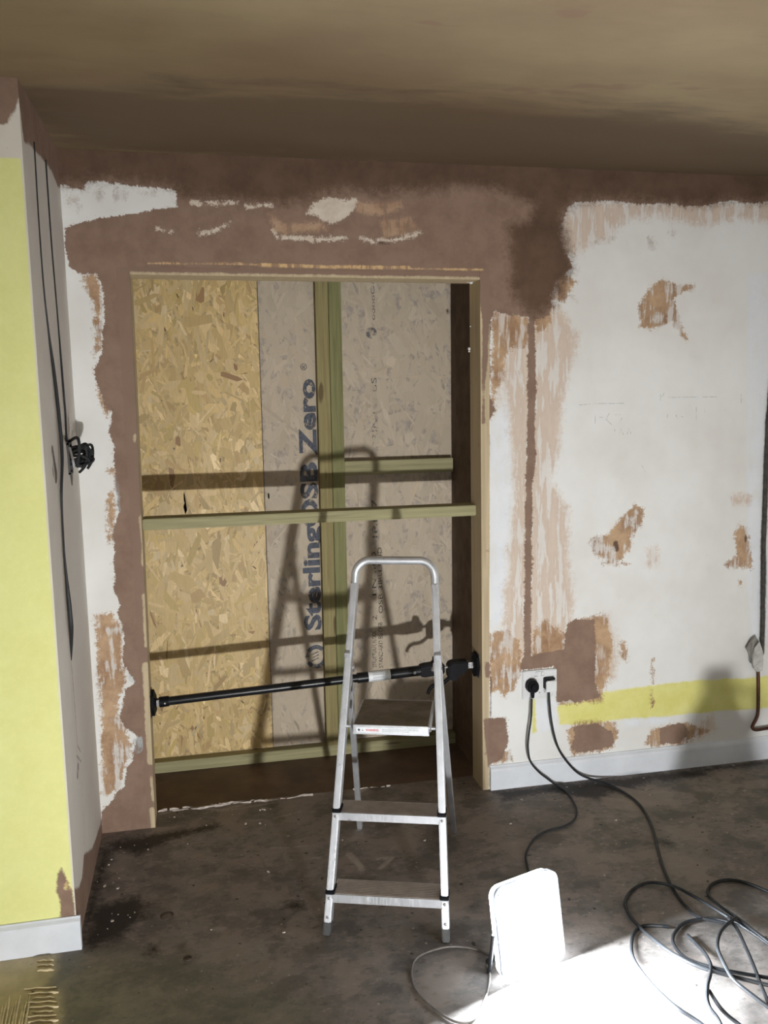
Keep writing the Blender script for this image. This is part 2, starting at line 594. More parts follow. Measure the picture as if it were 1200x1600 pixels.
def ztop(x):
    return pTL[2]+(pTR[2]-pTL[2])*(x-pTL[0])/(pTR[0]-pTL[0])


OX0, OX1 = min(pTL[0], pBL[0])-0.028, max(pTR[0], pBR[0])+0.026
OZ = max(pTL[2], pTR[2])+0.024

# ------------------------------------------------------------------ paint layers of the back wall (outlines on the wall itself)
W = lambda pts: [tuple(at(x, y, 1, 0.0)[[0, 2]]) for x, y in pts]
LAY = {k: [] for k in ('paler', 'yellow', 'skim', 'tan', 'plaster', 'darker', 'white', 'pink', 'wood', 'blue', 'dark', 'scuff')}
LIN = {k: [] for k in LAY}
LAY['plaster'] += [W(p) for p in (
    [(60, 200), (1700, 200), (1700, 330), (1400, 316), (1230, 322), (1200, 315), (1155, 318), (1144, 314), (1080, 322), (1042, 318), (994, 319), (960, 314),
     (900, 316), (889, 322), (881, 345), (866, 362), (874, 386), (894, 409), (892, 420), (870, 431), (861, 457), (862, 480), (859, 493),
     (836, 499), (772, 486), (768, 500), (766, 560), (764, 610), (773, 640), (766, 656), (752, 656), (750, 437), (202, 428), (208, 560),
     (222, 800), (231, 1000), (243, 1310), (158, 1310), (158, 1268), (175, 1252), (182, 1237), (194, 1230), (197, 1200), (207, 1190),
     (212, 1165), (215, 1150), (197, 1137), (187, 1120), (194, 1085), (198, 1075), (210, 1067), (200, 1047), (191, 1035), (194, 1000),
     (192, 977), (184, 965), (182, 955), (187, 945), (179, 925), (181, 900), (176, 885), (179, 845), (175, 835), (182, 807), (185, 802),
     (180, 750), (179, 700), (170, 672), (175, 660), (175, 640), (165, 640), (161, 625), (150, 595), (147, 577), (160, 550), (160, 520),
     (164, 500), (160, 450), (150, 427), (125, 430), (107, 417), (101, 380), (102, 355), (150, 342), (185, 337), (230, 329), (277, 324),
     (276, 296), (212, 291), (175, 286), (135, 282), (132, 297), (110, 294), (92, 284), (60, 270)],
    [(826, 485), (824, 610), (823, 720), (820, 800), (820, 900), (818, 1046), (830, 1046), (831, 880), (832, 745), (838, 705), (835, 680),
     (838, 620), (837, 560), (835, 485)],
    [(886, 975), (900, 967), (929, 968), (931, 1000), (928, 1062), (940, 1090), (900, 1098), (882, 1090), (877, 1040)],
    [(815, 1028), (890, 1012), (890, 1095), (868, 1097), (868, 1041), (815, 1047)],
    [(895, 1135), (934, 1130), (958, 1145), (960, 1166), (930, 1172), (902, 1177), (893, 1168), (897, 1150)],
    [(1032, 1137), (1067, 1129), (1078, 1145), (1060, 1161), (1032, 1164), (1030, 1150)],
    [(750, 1122), (790, 1122), (795, 1160), (784, 1186), (764, 1196), (750, 1196)],
    [(757, 1032), (766, 1040), (767, 1052), (763, 1062), (757, 1060)])]
LAY['white'] += [W(p) for p in (
    [(478, 335), (492, 318), (510, 309), (535, 312), (560, 308), (556, 325), (540, 340), (522, 348), (505, 346), (492, 335)],)]
LIN['white'] += [(W([(428, 360), (433, 371), (470, 373), (510, 374), (540, 371)]), 0.0055),
                 (W([(562, 371), (585, 377), (615, 376), (655, 364)]), 0.0045), (W([(312, 365), (335, 361), (360, 349)]), 0.004),
                 (W([(300, 317), (315, 319)]), 0.005), (W([(325, 318), (370, 317)]), 0.003), (W([(385, 322), (425, 321)]), 0.004),
                 (W([(248, 357), (268, 362)]), 0.003)]
LAY['pink'] += [W(p) for p in (
    [(556, 315), (600, 318), (628, 314), (628, 325), (600, 336), (575, 337), (556, 330)],
    [(420, 335), (445, 350), (505, 346), (510, 358), (450, 366), (428, 362)],
    [(596, 345), (640, 340), (655, 360), (600, 372)])]
LIN['wood'] += [(W([(232, 411), (370, 412), (450, 415)]), 0.0028), (W([(405, 414), (520, 417), (640, 418)]), 0.006),
                (W([(640, 419), (755, 422)]), 0.003), (W([(222, 810), (227, 850), (226, 880)]), 0.012),
                (W([(225, 930), (229, 1010)]), 0.006), (W([(228, 1040), (233, 1140), (236, 1190)]), 0.0125),
                (W([(236, 1215), (240, 1250)]), 0.006), (W([(238, 1265), (240, 1292)]), 0.010),
                (W([(211, 680), (210, 690)]), 0.004)]
LAY['blue'] += [W(p) for p in ([(180, 742), (186, 760), (188, 802), (182, 800)], [(198, 1048), (212, 1066), (204, 1066)],
                               [(207, 1155), (222, 1150), (226, 1170), (212, 1178)])]
LAY['yellow'] += [W(p) for p in (
    [(876, 1100), (900, 1097), (941, 1081), (1025, 1070), (1095, 1062), (1168, 1060), (1230, 1052), (1600, 1010), (1600, 1052), (1230, 1102), (1168, 1109),
     (1130, 1110), (1046, 1119), (976, 1123), (930, 1131), (874, 1133), (870, 1105)],
    [(831, 1092), (836, 1092), (838, 1144), (832, 1145)])]
LAY['paler'] += [W(p) for p in ([(836, 1092), (872, 1092), (870, 1140), (838, 1146)], [(976, 1124), (1046, 1120), (1046, 1130), (976, 1136)],
                                [(1168, 430), (1230, 420), (1230, 960), (1176, 1030), (1168, 900)], [(768, 660), (796, 620), (800, 760), (790, 960), (768, 985)])]
LAY['skim'] += [W(p) for p in (
    [(770, 486), (870, 478), (905, 520), (890, 580), (878, 630), (876, 700), (860, 750), (872, 770), (888, 800), (890, 870), (896, 960),
     (880, 1000), (850, 1040), (788, 1042), (788, 950), (796, 850), (803, 745), (796, 660), (788, 590), (772, 640)],
    [(885, 315), (1700, 315), (1700, 346), (1400, 338), (1230, 348), (1200, 345), (1150, 340), (1145, 347), (1075, 350), (1030, 338), (1000, 342), (985, 340),
     (960, 362), (945, 378), (930, 372), (905, 398), (893, 396), (866, 430), (866, 360)],
    [(920, 975), (950, 960), (968, 1000), (962, 1060), (935, 1085), (920, 1060)],
    [(1085, 1132), (1115, 1118), (1120, 1140), (1085, 1160)],
    [(1144, 776), (1172, 775), (1170, 786), (1146, 787)], [(1012, 860), (1024, 855), (1026, 885), (1013, 884)])]
LAY['tan'] += [W(p) for p in (
    [(768, 488), (826, 490), (828, 535), (812, 545), (800, 538), (790, 560), (786, 590), (776, 610), (771, 650), (764, 650), (768, 560)],
    [(836, 495), (868, 470), (858, 512), (838, 520)], [(862, 470), (872, 425), (902, 440), (892, 455), (880, 470)],
    [(1022, 441), (1035, 436), (1060, 447), (1085, 444), (1084, 451), (1060, 460), (1052, 468), (1058, 492), (1066, 512), (1077, 533),
     (1070, 533), (1054, 506), (1048, 500), (1020, 515), (1000, 512), (998, 478), (1008, 460)],
    [(992, 788), (1008, 794), (1004, 815), (988, 835), (984, 862), (970, 876), (955, 878), (932, 868), (922, 845), (945, 836), (960, 818)],
    [(1156, 815), (1167, 828), (1172, 860), (1178, 890), (1165, 888), (1140, 886), (1134, 882), (1150, 868), (1146, 832)],
    [(764, 990), (790, 985), (812, 1000), (815, 1040), (805, 1075), (788, 1090), (776, 1080), (764, 1085)],
    [(832, 985), (850, 970), (882, 990), (880, 1035), (836, 1046)], [(905, 965), (945, 960), (958, 1000), (950, 1068), (935, 1090), (928, 1060)],
    [(870, 1080), (942, 1080), (942, 1096), (872, 1102)],
    [(884, 1140), (905, 1128), (960, 1126), (966, 1150), (958, 1170), (895, 1180)],
    [(1008, 1162), (1018, 1138), (1070, 1128), (1112, 1142), (1090, 1150), (1060, 1164), (1020, 1168)],
    [(766, 1180), (796, 1172), (800, 1186), (770, 1196)], [(752, 560), (764, 560), (764, 640), (752, 640)],
    [(968, 1005), (978, 1000), (980, 1035), (972, 1030)], [(1153, 907), (1159, 907), (1158, 918), (1154, 918)],
    [(148, 960), (176, 955), (190, 985), (191, 1040), (196, 1066), (188, 1085), (184, 1120), (200, 1145), (206, 1165), (192, 1205),
     (185, 1235), (160, 1245), (158, 1180), (156, 1080), (150, 1010)],
    [(126, 432), (150, 428), (158, 450), (158, 540), (148, 560), (148, 480)], [(150, 580), (160, 610), (174, 640), (166, 650), (152, 620)],
    [(166, 770), (178, 765), (182, 800), (176, 830), (166, 815)], [(166, 820), (178, 835), (176, 850), (170, 848)], [(170, 730), (180, 735), (178, 745), (168, 742)])]
LIN['tan'] += [(W([(1019, 1030), (1020, 1068)]), 0.004), (W([(1018, 1082), (1020, 1105)]), 0.003), (W([(940, 880), (985, 880)]), 0.003)]
LAY['darker'] += [W(p) for p in (
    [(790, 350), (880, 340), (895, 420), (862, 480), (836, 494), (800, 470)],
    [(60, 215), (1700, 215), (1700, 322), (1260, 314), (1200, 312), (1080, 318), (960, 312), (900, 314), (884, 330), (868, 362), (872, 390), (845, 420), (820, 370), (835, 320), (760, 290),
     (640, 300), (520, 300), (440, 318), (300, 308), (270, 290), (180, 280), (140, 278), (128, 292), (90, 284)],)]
LAY['scuff'] += [W(p) for p in ([(105, 308), (125, 305), (120, 318), (104, 318)], [(150, 296), (158, 296), (157, 312), (150, 312)], [(180, 300), (200, 300), (195, 310), (182, 312)],
                                [(215, 298), (245, 300), (240, 306), (220, 305)], [(118, 318), (125, 322), (122, 330)], [(1048, 362), (1056, 362), (1054, 370)], [(1014, 372), (1024, 378), (1022, 388), (1014, 380)])]
LIN['scuff'] += [(W([(926, 380), (938, 376)]), 0.006), (W([(950, 376), (958, 370)]), 0.006), (W([(893, 462), (900, 470)]), 0.004)]
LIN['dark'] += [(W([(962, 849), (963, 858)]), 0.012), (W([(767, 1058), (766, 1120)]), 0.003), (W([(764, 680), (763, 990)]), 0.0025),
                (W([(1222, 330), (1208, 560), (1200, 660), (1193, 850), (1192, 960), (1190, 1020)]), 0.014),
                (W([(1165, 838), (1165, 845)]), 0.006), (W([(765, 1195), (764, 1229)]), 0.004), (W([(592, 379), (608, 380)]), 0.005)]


def build_attrs(me, P, lays, lins, names):
    for k in names:
        d = np.full(len(P), 1.0)
        for pl in lays.get(k, []):
            d = np.minimum(d, poly_sdf(P, pl))
        for pl, r in lins.get(k, []):
            d = np.minimum(d, line_sdf(P, pl, r))
        at_ = me.attributes.new(k, 'FLOAT', 'POINT')
        at_.data.foreach_set('value', d.astype(np.float32))


def grid_faces(nx, nz, keep=None, base=0):
    f = []
    for i in range(nx-1):
        for j in range(nz-1):
            if keep is None or keep(i, j):
                f.append((base+i*nz+j, base+(i+1)*nz+j, base+(i+1)*nz+j+1, base+i*nz+j+1))
    return f


def axis_vals(segs):
    out = []
    for a, b, st in segs:
        n = max(1, int(round((b-a)/st)))
        out += list(np.linspace(a, b, n, endpoint=False))
    out.append(segs[-1][1])
    return np.array(out)


def finish_struct(me, name, mats):
    for m_ in mats:
        me.materials.append(m_)
    o = bpy.data.objects.new(name, me)
    COL.objects.link(o)
    o['kind'] = 'structure'
    return o


# wall_back
xs = axis_vals([(XL, OX0, 0.008), (OX0, OX1, 0.009), (OX1, 2.62, 0.008), (2.62, X1, 0.1)])
zs = axis_vals([(0.0, OZ, 0.009), (OZ, HC, 0.007)])
nx, nz = len(xs), len(zs)
G = np.array([(x, z) for x in xs for z in zs])
keep = lambda i, j: not (xs[i] >= OX0-1e-6 and xs[i+1] <= OX1+1e-6 and zs[j+1] <= OZ+1e-6)
verts = [(x, 0.0, z) for x, z in G]
faces = grid_faces(nx, nz, keep)
b0 = len(verts)
# back of the wall and the reveals hidden by the lining
verts += [(XL, TH, 0), (OX0, TH, 0), (OX0, TH, OZ), (XL, TH, HC), (OX1, TH, 0), (X1, TH, 0), (X1, TH, HC), (OX1, TH, OZ),
          (OX0, 0, 0), (OX0, 0, OZ), (OX1, 0, OZ), (OX1, 0, 0)]
q = lambda *a_: faces.append(tuple(b0+i for i in a_))
q(0, 3, 2, 1), q(4, 7, 6, 5), q(3, 6, 7, 2), q(8, 1, 2, 9), q(9, 2, 7, 10), q(10, 7, 4, 11)
me = bpy.data.meshes.new('wall_back')
me.from_pydata(verts, [], faces)
P2 = np.array([(v[0], v[2]) for v in verts])
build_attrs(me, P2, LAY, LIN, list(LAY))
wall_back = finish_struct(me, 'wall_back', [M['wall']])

# wall_left: the breast, yellow front and bare return
Lf = lambda pts: [tuple(at(x, y, 1, YB)[[0, 2]]) for x, y in pts]
Lr = lambda pts: [tuple(at(x, y, 0, XL)[[1, 2]]) for x, y in pts]
xs = axis_vals([(X0, -0.5, 0.15), (-0.5, XL, 0.008)])
zs = axis_vals([(0.0, HC, 0.01)])
GF = [(x, z) for x in xs for z in zs]
vf = [(x, YB, z) for x, z in GF]
ff = grid_faces(len(xs), len(zs))
ys = axis_vals([(YB, 0.0, 0.006)])
GR = [(y, z) for y in ys for z in zs]
fr = grid_faces(len(ys), len(zs), base=len(vf))
vr = [(XL, y, z) for y, z in GR]
me = bpy.data.meshes.new('wall_left')
me.from_pydata(vf+vr, [], ff+fr)
me.polygons.foreach_set('material_index', [0]*len(ff)+[1]*len(fr))
PF, PR = np.array(GF), np.array(GR)
big = np.full(len(GF), 1.0)
yel = poly_sdf(PF, [(-3, 0.05), (XL-0.005, 0.05), (XL-0.005, Lf([(29, 247)])[0][1]), (-0.31, Lf([(10, 248)])[0][1]), (-3, Lf([(10, 248)])[0][1])])
pinkf = poly_sdf(PF, Lf([(93, 1372), (104, 1372), (111, 1388), (112, 1398), (100, 1390)]))
plf = np.minimum(poly_sdf(PF, Lf([(95, 1353), (103, 1372), (112, 1388), (118, 1440), (95, 1440), (94, 1408), (88, 1395), (88, 1375)])),
                 poly_sdf(PF, Lf([(-300, 60), (40, 60), (31, 150), (22, 175), (10, 195), (-300, 230)])))
plf = np.maximum(plf, -poly_sdf(PF, Lf([(96, 1378), (103, 1376), (109, 1390), (109, 1396), (101, 1391)]))-0.004)
plr = np.minimum(poly_sdf(PR, Lr([(22, 95), (38, 222), (45, 224), (55, 236), (70, 252), (80, 266), (91, 292), (110, 292), (92, 225), (60, 170)])),
                 poly_sdf(PR, Lr([(160, 1262), (157, 1288), (148, 1315), (144, 1326), (131, 1336), (128, 1372), (124, 1386), (114, 1390), (110, 1440), (122, 1500), (172, 1310)])))
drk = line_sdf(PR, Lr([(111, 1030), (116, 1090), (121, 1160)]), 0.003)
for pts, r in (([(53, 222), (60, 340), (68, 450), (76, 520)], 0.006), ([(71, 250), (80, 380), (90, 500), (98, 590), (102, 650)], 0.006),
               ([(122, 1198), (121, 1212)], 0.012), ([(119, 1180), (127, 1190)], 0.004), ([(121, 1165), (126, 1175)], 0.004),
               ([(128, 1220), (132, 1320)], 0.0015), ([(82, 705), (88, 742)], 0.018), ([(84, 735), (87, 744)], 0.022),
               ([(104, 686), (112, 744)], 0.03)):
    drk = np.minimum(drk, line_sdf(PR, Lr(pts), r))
skr = np.minimum(line_sdf(PR, Lr([(53, 222), (60, 340), (68, 450), (80, 560), (92, 700), (100, 900), (118, 1150), (124, 1215)]), 0.025),
                 line_sdf(PR, Lr([(71, 250), (80, 380), (90, 500), (104, 690)]), 0.02))
one = np.full(len(GR), 1.0)
for k, a_, b_ in (('yellow', yel, one), ('pink', pinkf, one), ('plaster', plf, plr), ('dark', big, drk), ('skim', big, skr)):
    at_ = me.attributes.new(k, 'FLOAT', 'POINT')
    at_.data.foreach_set('value', np.concatenate([a_, b_]).astype(np.float32))
wall_left = finish_struct(me, 'wall_left', [M['breast'], M['return']])

# floor
Fl = lambda pts: [tuple(at(x, y, 2, 0.0)[[0, 1]]) for x, y in pts]
yl = [at(243, 1264, 2, 0)[1], at(500, 1240, 2, 0)[1]]
YE = 0.132
xs = axis_vals([(X0, -0.5, 0.25), (-0.5, 2.6, 0.012), (2.6, X1, 0.2)])
ys = axis_vals([(YR, -1.75, 0.3), (-1.75, YE, 0.012)])
G = np.array([(x, y) for x in xs for y in ys])
me = bpy.data.meshes.new('floor')
me.from_pydata([(x, y, 0.0) for x, y in G], [], grid_faces(len(xs), len(ys)))
LAYF = {'green': [Fl([(0, 1480), (200, 1485), (330, 1520), (480, 1560), (560, 1700), (-100, 1700), (-100, 1480)])],
        'adhesive': [Fl([(-60, 1500), (0, 1500), (60, 1490), (88, 1492), (86, 1515), (70, 1545), (92, 1548), (97, 1590), (80, 1640), (-60, 1700)])],
        'damp': [Fl([(168, 1318), (200, 1312), (250, 1300), (330, 1288), (350, 1292), (270, 1312), (215, 1335), (175, 1330)]),
                 Fl([(175, 1408), (215, 1400), (240, 1412), (230, 1432), (200, 1455), (180, 1470), (140, 1478), (130, 1465), (150, 1420)]),
                 Fl([(162, 1325), (172, 1330), (145, 1440), (130, 1470), (128, 1440)]),
                 Fl([(770, 1236), (900, 1222), (1000, 1210), (1100, 1200), (1110, 1212), (1020, 1222), (930, 1250), (860, 1238), (790, 1250)])],
        'scrape': [], 'scar': [Fl([(950, 1225), (1010, 1238), (1035, 1258), (1010, 1262)]), Fl([(938, 1245), (990, 1250), (1010, 1268), (950, 1262)]),
                               Fl([(1135, 1345), (1150, 1350), (1148, 1362), (1138, 1358)]), Fl([(1160, 1220), (1200, 1218), (1200, 1232), (1165, 1232)])]}
LINF = {'green': [], 'adhesive': [], 'damp': [(Fl([(778, 1236), (980, 1218), (1200, 1190)]), 0.012), (Fl([(457, 1414), (470, 1416)]), 0.012),
                                            (Fl([(1034, 1314), (1040, 1315)]), 0.016), (Fl([(236, 1484), (238, 1486)]), 0.012)], 'scar': [],
        'scrape': [(Fl([(250, 1272), (300, 1262), (345, 1266), (400, 1252), (440, 1248), (500, 1240)]), 0.006),
                   (Fl([(345, 1268), (430, 1254)]), 0.005), (Fl([(430, 1278), (470, 1268)]), 0.004),
                   (Fl([(385, 1282), (410, 1281)]), 0.005), (Fl([(424, 1325), (480, 1322)]), 0.005), (Fl([(474, 1343), (500, 1340)]), 0.006),
                   (Fl([(560, 1238), (580, 1228), (612, 1224)]), 0.010), (Fl([(545, 1335), (560, 1350), (565, 1358)]), 0.012),
                   (Fl([(590, 1342), (614, 1340), (595, 1356)]), 0.008), (Fl([(333, 1452), (350, 1451)]), 0.007)]}
build_attrs(me, G, LAYF, LINF, list(LAYF))
floor = finish_struct(me, 'floor', [M['floor']])
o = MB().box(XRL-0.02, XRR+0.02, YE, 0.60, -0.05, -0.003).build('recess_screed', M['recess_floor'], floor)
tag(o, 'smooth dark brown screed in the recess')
# white broken plaster edge where the old wall stood
mb = MB()
r2 = random.Random(3)
for run in range(3):
    x = (-0.005, 0.05, 0.76)[run]
    xe = (0.40, 0.60, 0.92)[run]
    off = (0.0, -0.012, -0.004)[run]
    rows = []
    while x < xe:
        yc = YE-0.004+off+0.004*math.sin(x*23+run)+0.003*math.sin(x*71)+r2.uniform(-0.002, 0.002)-(0.012 if run == 0 else 0.0)*max(0, 0.4-x)
        hw_ = max(0.0004, (0.0035+0.003*math.sin(x*31+run*2))*r2.uniform(0.3, 1.3))
        rows.append((x, yc, hw_, 0.002+hw_*1.1))
        x += r2.uniform(0.006, 0.014)
    vs, fs = [], []
    for x, yc, w_, h_ in rows:
        vs += [(x, yc-w_, -0.001), (x+r2.uniform(-.002, .002), yc-w_*0.4, h_), (x+r2.uniform(-.002, .002), yc+w_*0.5, h_*0.9), (x, yc+w_, -0.001)]
    for k in range(len(rows)-1):
        if r2.random() < 0.12:
            continue
        for e in range(3):
            fs.append((4*k+e, 4*k+e+1, 4*k+5+e, 4*k+4+e))
    mb.add(vs, fs)
o = mb.build('plaster_edge', plain('crumbled_white_plaster', (0.48, 0.42, 0.38), 0.85, 0, 0.3, 40), floor)
tag(o, 'crumbled white plaster line at the mouth of the recess', kind='stuff')
# adhesive ridges in the corner
mb = MB()
for i in range(15):
    y0 = 1502+i*7.3
    if i in (3, 4, 5):
        continue
    xa, xb = (58, 84) if i < 4 else (38+(i % 3)*6, 88+4*math.sin(i*2.1))
    pts = [at(xa+(xb-xa)*k/5, y0-(xb-xa)*k/5*0.05+0.8*math.sin(k*2.3+i), 2, 0.0015) for k in range(6)]
    mb.tube(pts, [0.002, 0.0035, 0.0038, 0.0035, 0.004, 0.002], 6)
for i in range(9):
    xa = -4+i*5.2
    pts = [at(xa+k*1.9+0.6*math.sin(i*3+k), 1610-k*(8+1.5*(i % 3)), 2, 0.0015) for k in range(6)]
    mb.tube(pts, [0.003, 0.0035, 0.0035, 0.003, 0.003, 0.0015], 6)
o = mb.build('adhesive_ridges', plain('old_tile_adhesive', (0.62, 0.52, 0.34), 0.8, 0, 0.2, 30), floor, smooth=True)
tag(o, 'combed ridges of old yellowish tile adhesive', kind='stuff')

# ceiling and the rest of the room
xs = axis_vals([(X0, X1, 0.06)])
ys = axis_vals([(YR, -1.6, 0.2), (-1.6, 0.0, 0.03)])
GC = np.array([(x, y) for x in xs for y in ys])
me = bpy.data.meshes.new('ceiling')
me.from_pydata([(x, y, HC) for x, y in GC], [], [f_[::-1] for f_ in grid_faces(len(xs), len(ys))])
Cl = lambda pts: [tuple(at(x, y, 2, HC)[[0, 1]]) for x, y in pts]
build_attrs(me, GC, {'darker': [Cl([(-60, 122), (30, 126), (150, 122), (400, 128), (700, 140), (960, 165), (1010, 160), (1300, 215), (1300, 300), (90, 236)])]}, {}, ['darker'])
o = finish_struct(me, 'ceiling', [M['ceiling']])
o = MB().box(X1, X1+0.1, YR, TH, 0, HC).build('wall_right', M['room'])
o['kind'] = 'structure'
o = MB().box(X0, X1, YR-0.1, YR, 0, HC).build('wall_rear', M['room'])
o['kind'] = 'structure'
o = MB().box(X0-0.1, X0, YR, YB, 0, HC).build('wall_left_side', M['room'])
o['kind'] = 'structure'
# recess shell
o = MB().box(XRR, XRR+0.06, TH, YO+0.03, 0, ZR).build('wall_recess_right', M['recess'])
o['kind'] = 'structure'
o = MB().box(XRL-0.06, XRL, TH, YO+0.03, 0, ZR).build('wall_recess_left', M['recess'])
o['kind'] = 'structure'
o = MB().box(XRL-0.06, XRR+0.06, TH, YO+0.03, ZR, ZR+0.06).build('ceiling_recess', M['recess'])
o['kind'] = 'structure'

# skirtings
def skirting(name, x0, x1, y, h, d):
    prof = [(0, 0), (-d, 0), (-d, h-0.02), (-d*0.85, h-0.012), (-d*0.45, h-0.005), (-d*0.3, h), (0, h)]
    vs = [(x0, y+a_, b_) for a_, b_ in prof]+[(x1, y+a_, b_) for a_, b_ in prof]
    n = len(prof)
    fs = [(i, (i+1) % n, n+(i+1) % n, n+i) for i in range(n)]+[tuple(range(n-1, -1, -1)), tuple(range(n, 2*n))]
    o = MB().add(vs, fs).build(name, M['skirt'])
    o['kind'] = 'structure'
    return o


skirting('baseboard_back', OX1+0.004, X1, 0.0, 0.0996, 0.016)
skirting('baseboard_left', X0, XL+0.012, YB, 0.100, 0.018)

# lining boards of the opening (trim)
def lining(name, side):
    mb = MB()
    if side == 'l':
        a_, b_ = xjl(0), xjl(OZ)
        p = [(OX0, -0.0012, 0), (a_, -0.0012, 0), (a_, TH, 0), (OX0, TH, 0), (OX0, -0.0012, OZ), (b_, -0.0012, OZ), (b_, TH, OZ), (OX0, TH, OZ)]
    else:
        a_, b_ = xjr(0), xjr(OZ)
        p = [(a_, -0.003, 0), (OX1, -0.003, 0), (OX1, TH, 0), (a_, TH, 0), (b_, -0.003, OZ), (OX1, -0.003, OZ), (OX1, TH, OZ), (b_, TH, OZ)]
    # subdivide upwards so that plaster smears can be placed
    vs, fs = [], []
    N = 160
    M_ = 5
    ring = []
    for k in range(N+1):
        t_ = k/N
        row = []
        for e in range(4):
            for s in range(M_):
                u = s/M_
                A_ = np.array(p[e])*(1-u)+np.array(p[(e+1) % 4])*u
                B_ = np.array(p[4+e])*(1-u)+np.array(p[4+(e+1) % 4])*u
                row.append(len(vs))
                vs.append(tuple(A_*(1-t_)+B_*t_))
        ring.append(row)
    L_ = 4*M_
    for k in range(N):
        for e in range(L_):
            fs.append((ring[k][e], ring[k][(e+1) % L_], ring[k+1][(e+1) % L_], ring[k+1][e]))
    fs.append(tuple(ring[N]))
    me = bpy.data.meshes.new(name)
    me.from_pydata(vs, [], fs)
    P_ = np.array(vs)
    d = np.full(len(vs), 1.0)
    if side == 'l':
        wd = np.full(len(vs), 1.0)
        for pts, r in LIN['wood']:
            wd = np.minimum(wd, line_sdf(P_[:, [0, 2]], pts, r))
        d = -(wd)
        d = np.where(P_[:, 1] > 0.004, 0.03, np.clip(d, -0.03, 1))
    else:
        front = np.where(P_[:, 1] < 0.004, 0.0, 0.06)
        for pl in (W([(745, 400), (775, 400), (775, 500), (764, 505), (762, 560), (757, 600), (757, 655), (762, 660), (753, 662), (753, 500), (750, 480), (748, 470)]),
                   W([(757, 1034), (768, 1034), (768, 1060), (758, 1058)]), W([(755, 1122), (790, 1122), (790, 1190), (762, 1200), (758, 1160)])):
            d = np.minimum(d, poly_sdf(P_[:, [0, 2]], pl))
        d = d+front
    at_ = me.attributes.new('plaster', 'FLOAT', 'POINT')
    at_.data.foreach_set('value', d.astype(np.float32))
    o = finish_struct(me, name, [M['jamb_p']])
    return o


t = NT('planed_pine_with_plaster_smears')
g = t.noise(4.5, 6, 0.62, t.coords((14, 14, 0.5)), 0.6)
c = t.mix(t.ramp(g, 0.3, 0.72), (0.43, 0.345, 0.225), (0.55, 0.45, 0.30))
n2 = t.noise(55, 5, 0.7)
n1 = t.noise(9, 5, 0.6)
v = t.math('ADD', t.attr('plaster'), t.math('MULTIPLY', t.math('ADD', t.math('SUBTRACT', n2, 0.5), t.math('SUBTRACT', n1, 0.5)), 0.012))
c = t.mix(t.ramp(v, -0.003, 0.003, 1, 0), c, t.mix(n1, BROWN_A, BROWN_B))
c = t.mix(t.math('MULTIPLY', t.ramp(t.noise(30, 4), 0.66, 0.72), 0.5), c, (0.22, 0.14, 0.09))
M['jamb_p'] = t.fin(c, 0.75, 0, 0.25)
jl = lining('trim_1', 'l')
jr = lining('trim_2', 'r')
mb = MB().hexa([(xjl(2), -0.0012, ztop(xjl(2))), (xjr(2), -0.0012, ztop(xjr(2))), (xjr(2), TH, ztop(xjr(2))), (xjl(2), TH, ztop(xjl(2))),
                (xjl(2), -0.0012, OZ), (xjr(2), -0.0012, OZ), (xjr(2), TH, OZ), (xjl(2), TH, OZ)])
head = mb.build('trim_3', M['jamb_p'])
hv = np.array([v.co[:] for v in head.data.vertices])
bmh = bmesh.new()
bmh.from_mesh(head.data)
bmesh.ops.subdivide_edges(bmh, edges=[e for e in bmh.edges if abs(e.verts[0].co.z-e.verts[1].co.z) > 0.01], cuts=9, use_grid_fill=True)
bmh.to_mesh(head.data)
bmh.free()
at_ = head.data.attributes.new('plaster', 'FLOAT', 'POINT')
at_.data.foreach_set('value', [(ztop(v.co.x)+0.009-v.co.z) if v.co.y < 0.01 else 0.05 for v in head.data.vertices])
head['kind'] = 'structure'
mb = MB()
for px, py, r in ((736, 441, 0.008), (731, 440, 0.005), (677, 437, 0.004), (733, 545, 0.006), (733, 549, 0.004), (735, 510, 0.003)):
    p = at(px, py, 1, 0.08)
    mb.lathe([(0.0005, -r), (r*0.8, -r*0.6), (r, 0), (r*0.75, r*0.7), (0.0005, r)], Matrix.Translation(Vector(p)), 8)
tag(mb.build('filler_blobs', M['white_plastic'], head, smooth=True), 'white blobs of filler in the corner of the lining')

# ------------------------------------------------------------------ framing and boards in the recess
def beam(name, label, cat, x0, x1, y0, y1, z0, z1, mat, bev=0.002, shear=0.0, group=None):
    p = [(x0, y0, z0), (x1, y0, z0+shear), (x1, y1, z0+shear), (x0, y1, z0), (x0, y0, z1), (x1, y0, z1+shear), (x1, y1, z1+shear), (x0, y1, z1)]
    return tag(MB().hexa(p).build(name, mat, bevel=bev), label, cat, group)


sxa, sxb, sxc = at(497.5, 650, 1, YS)[0], at(517.3, 650, 1, YS)[0], at(537, 650, 1, YS)[0]
beam('timber_stud', 'left, yellower one of the two pine studs standing side by side', 'stud', sxa, sxb-0.0012, YS, YO-0.0015, 0.045, ZR-0.001, M['timber'], group='pine studs in the recess')
beam('timber_stud', 'right, greener one of the two pine studs standing side by side', 'stud', sxb+0.0012, sxc, YS+0.002, YO-0.0015, 0.045, ZR-0.001, M['timber_g'], group='pine studs in the recess')
pa, pb = at(243, 1194, 1, YS), at(243, 1208, 1, YS)
beam('sole_plate', 'pale pine plate lying along the recess floor under the studs', 'timber', XRL, XRR, YS, YO, -0.003, 0.045, M['timber_x'])
na, nb = at(600, 719, 1, YS), at(600, 741, 1, YS)
beam('timber_noggin', 'short pine noggin between the green stud and the dark recess side', 'timber', sxc, at(708, 730, 1, YS)[0], YS, YO, nb[2], na[2],
     M['timber_x'])
zl, zr_ = at(226, 811.5, 1, 0.06)[2], at(743, 789.5, 1, 0.06)[2]
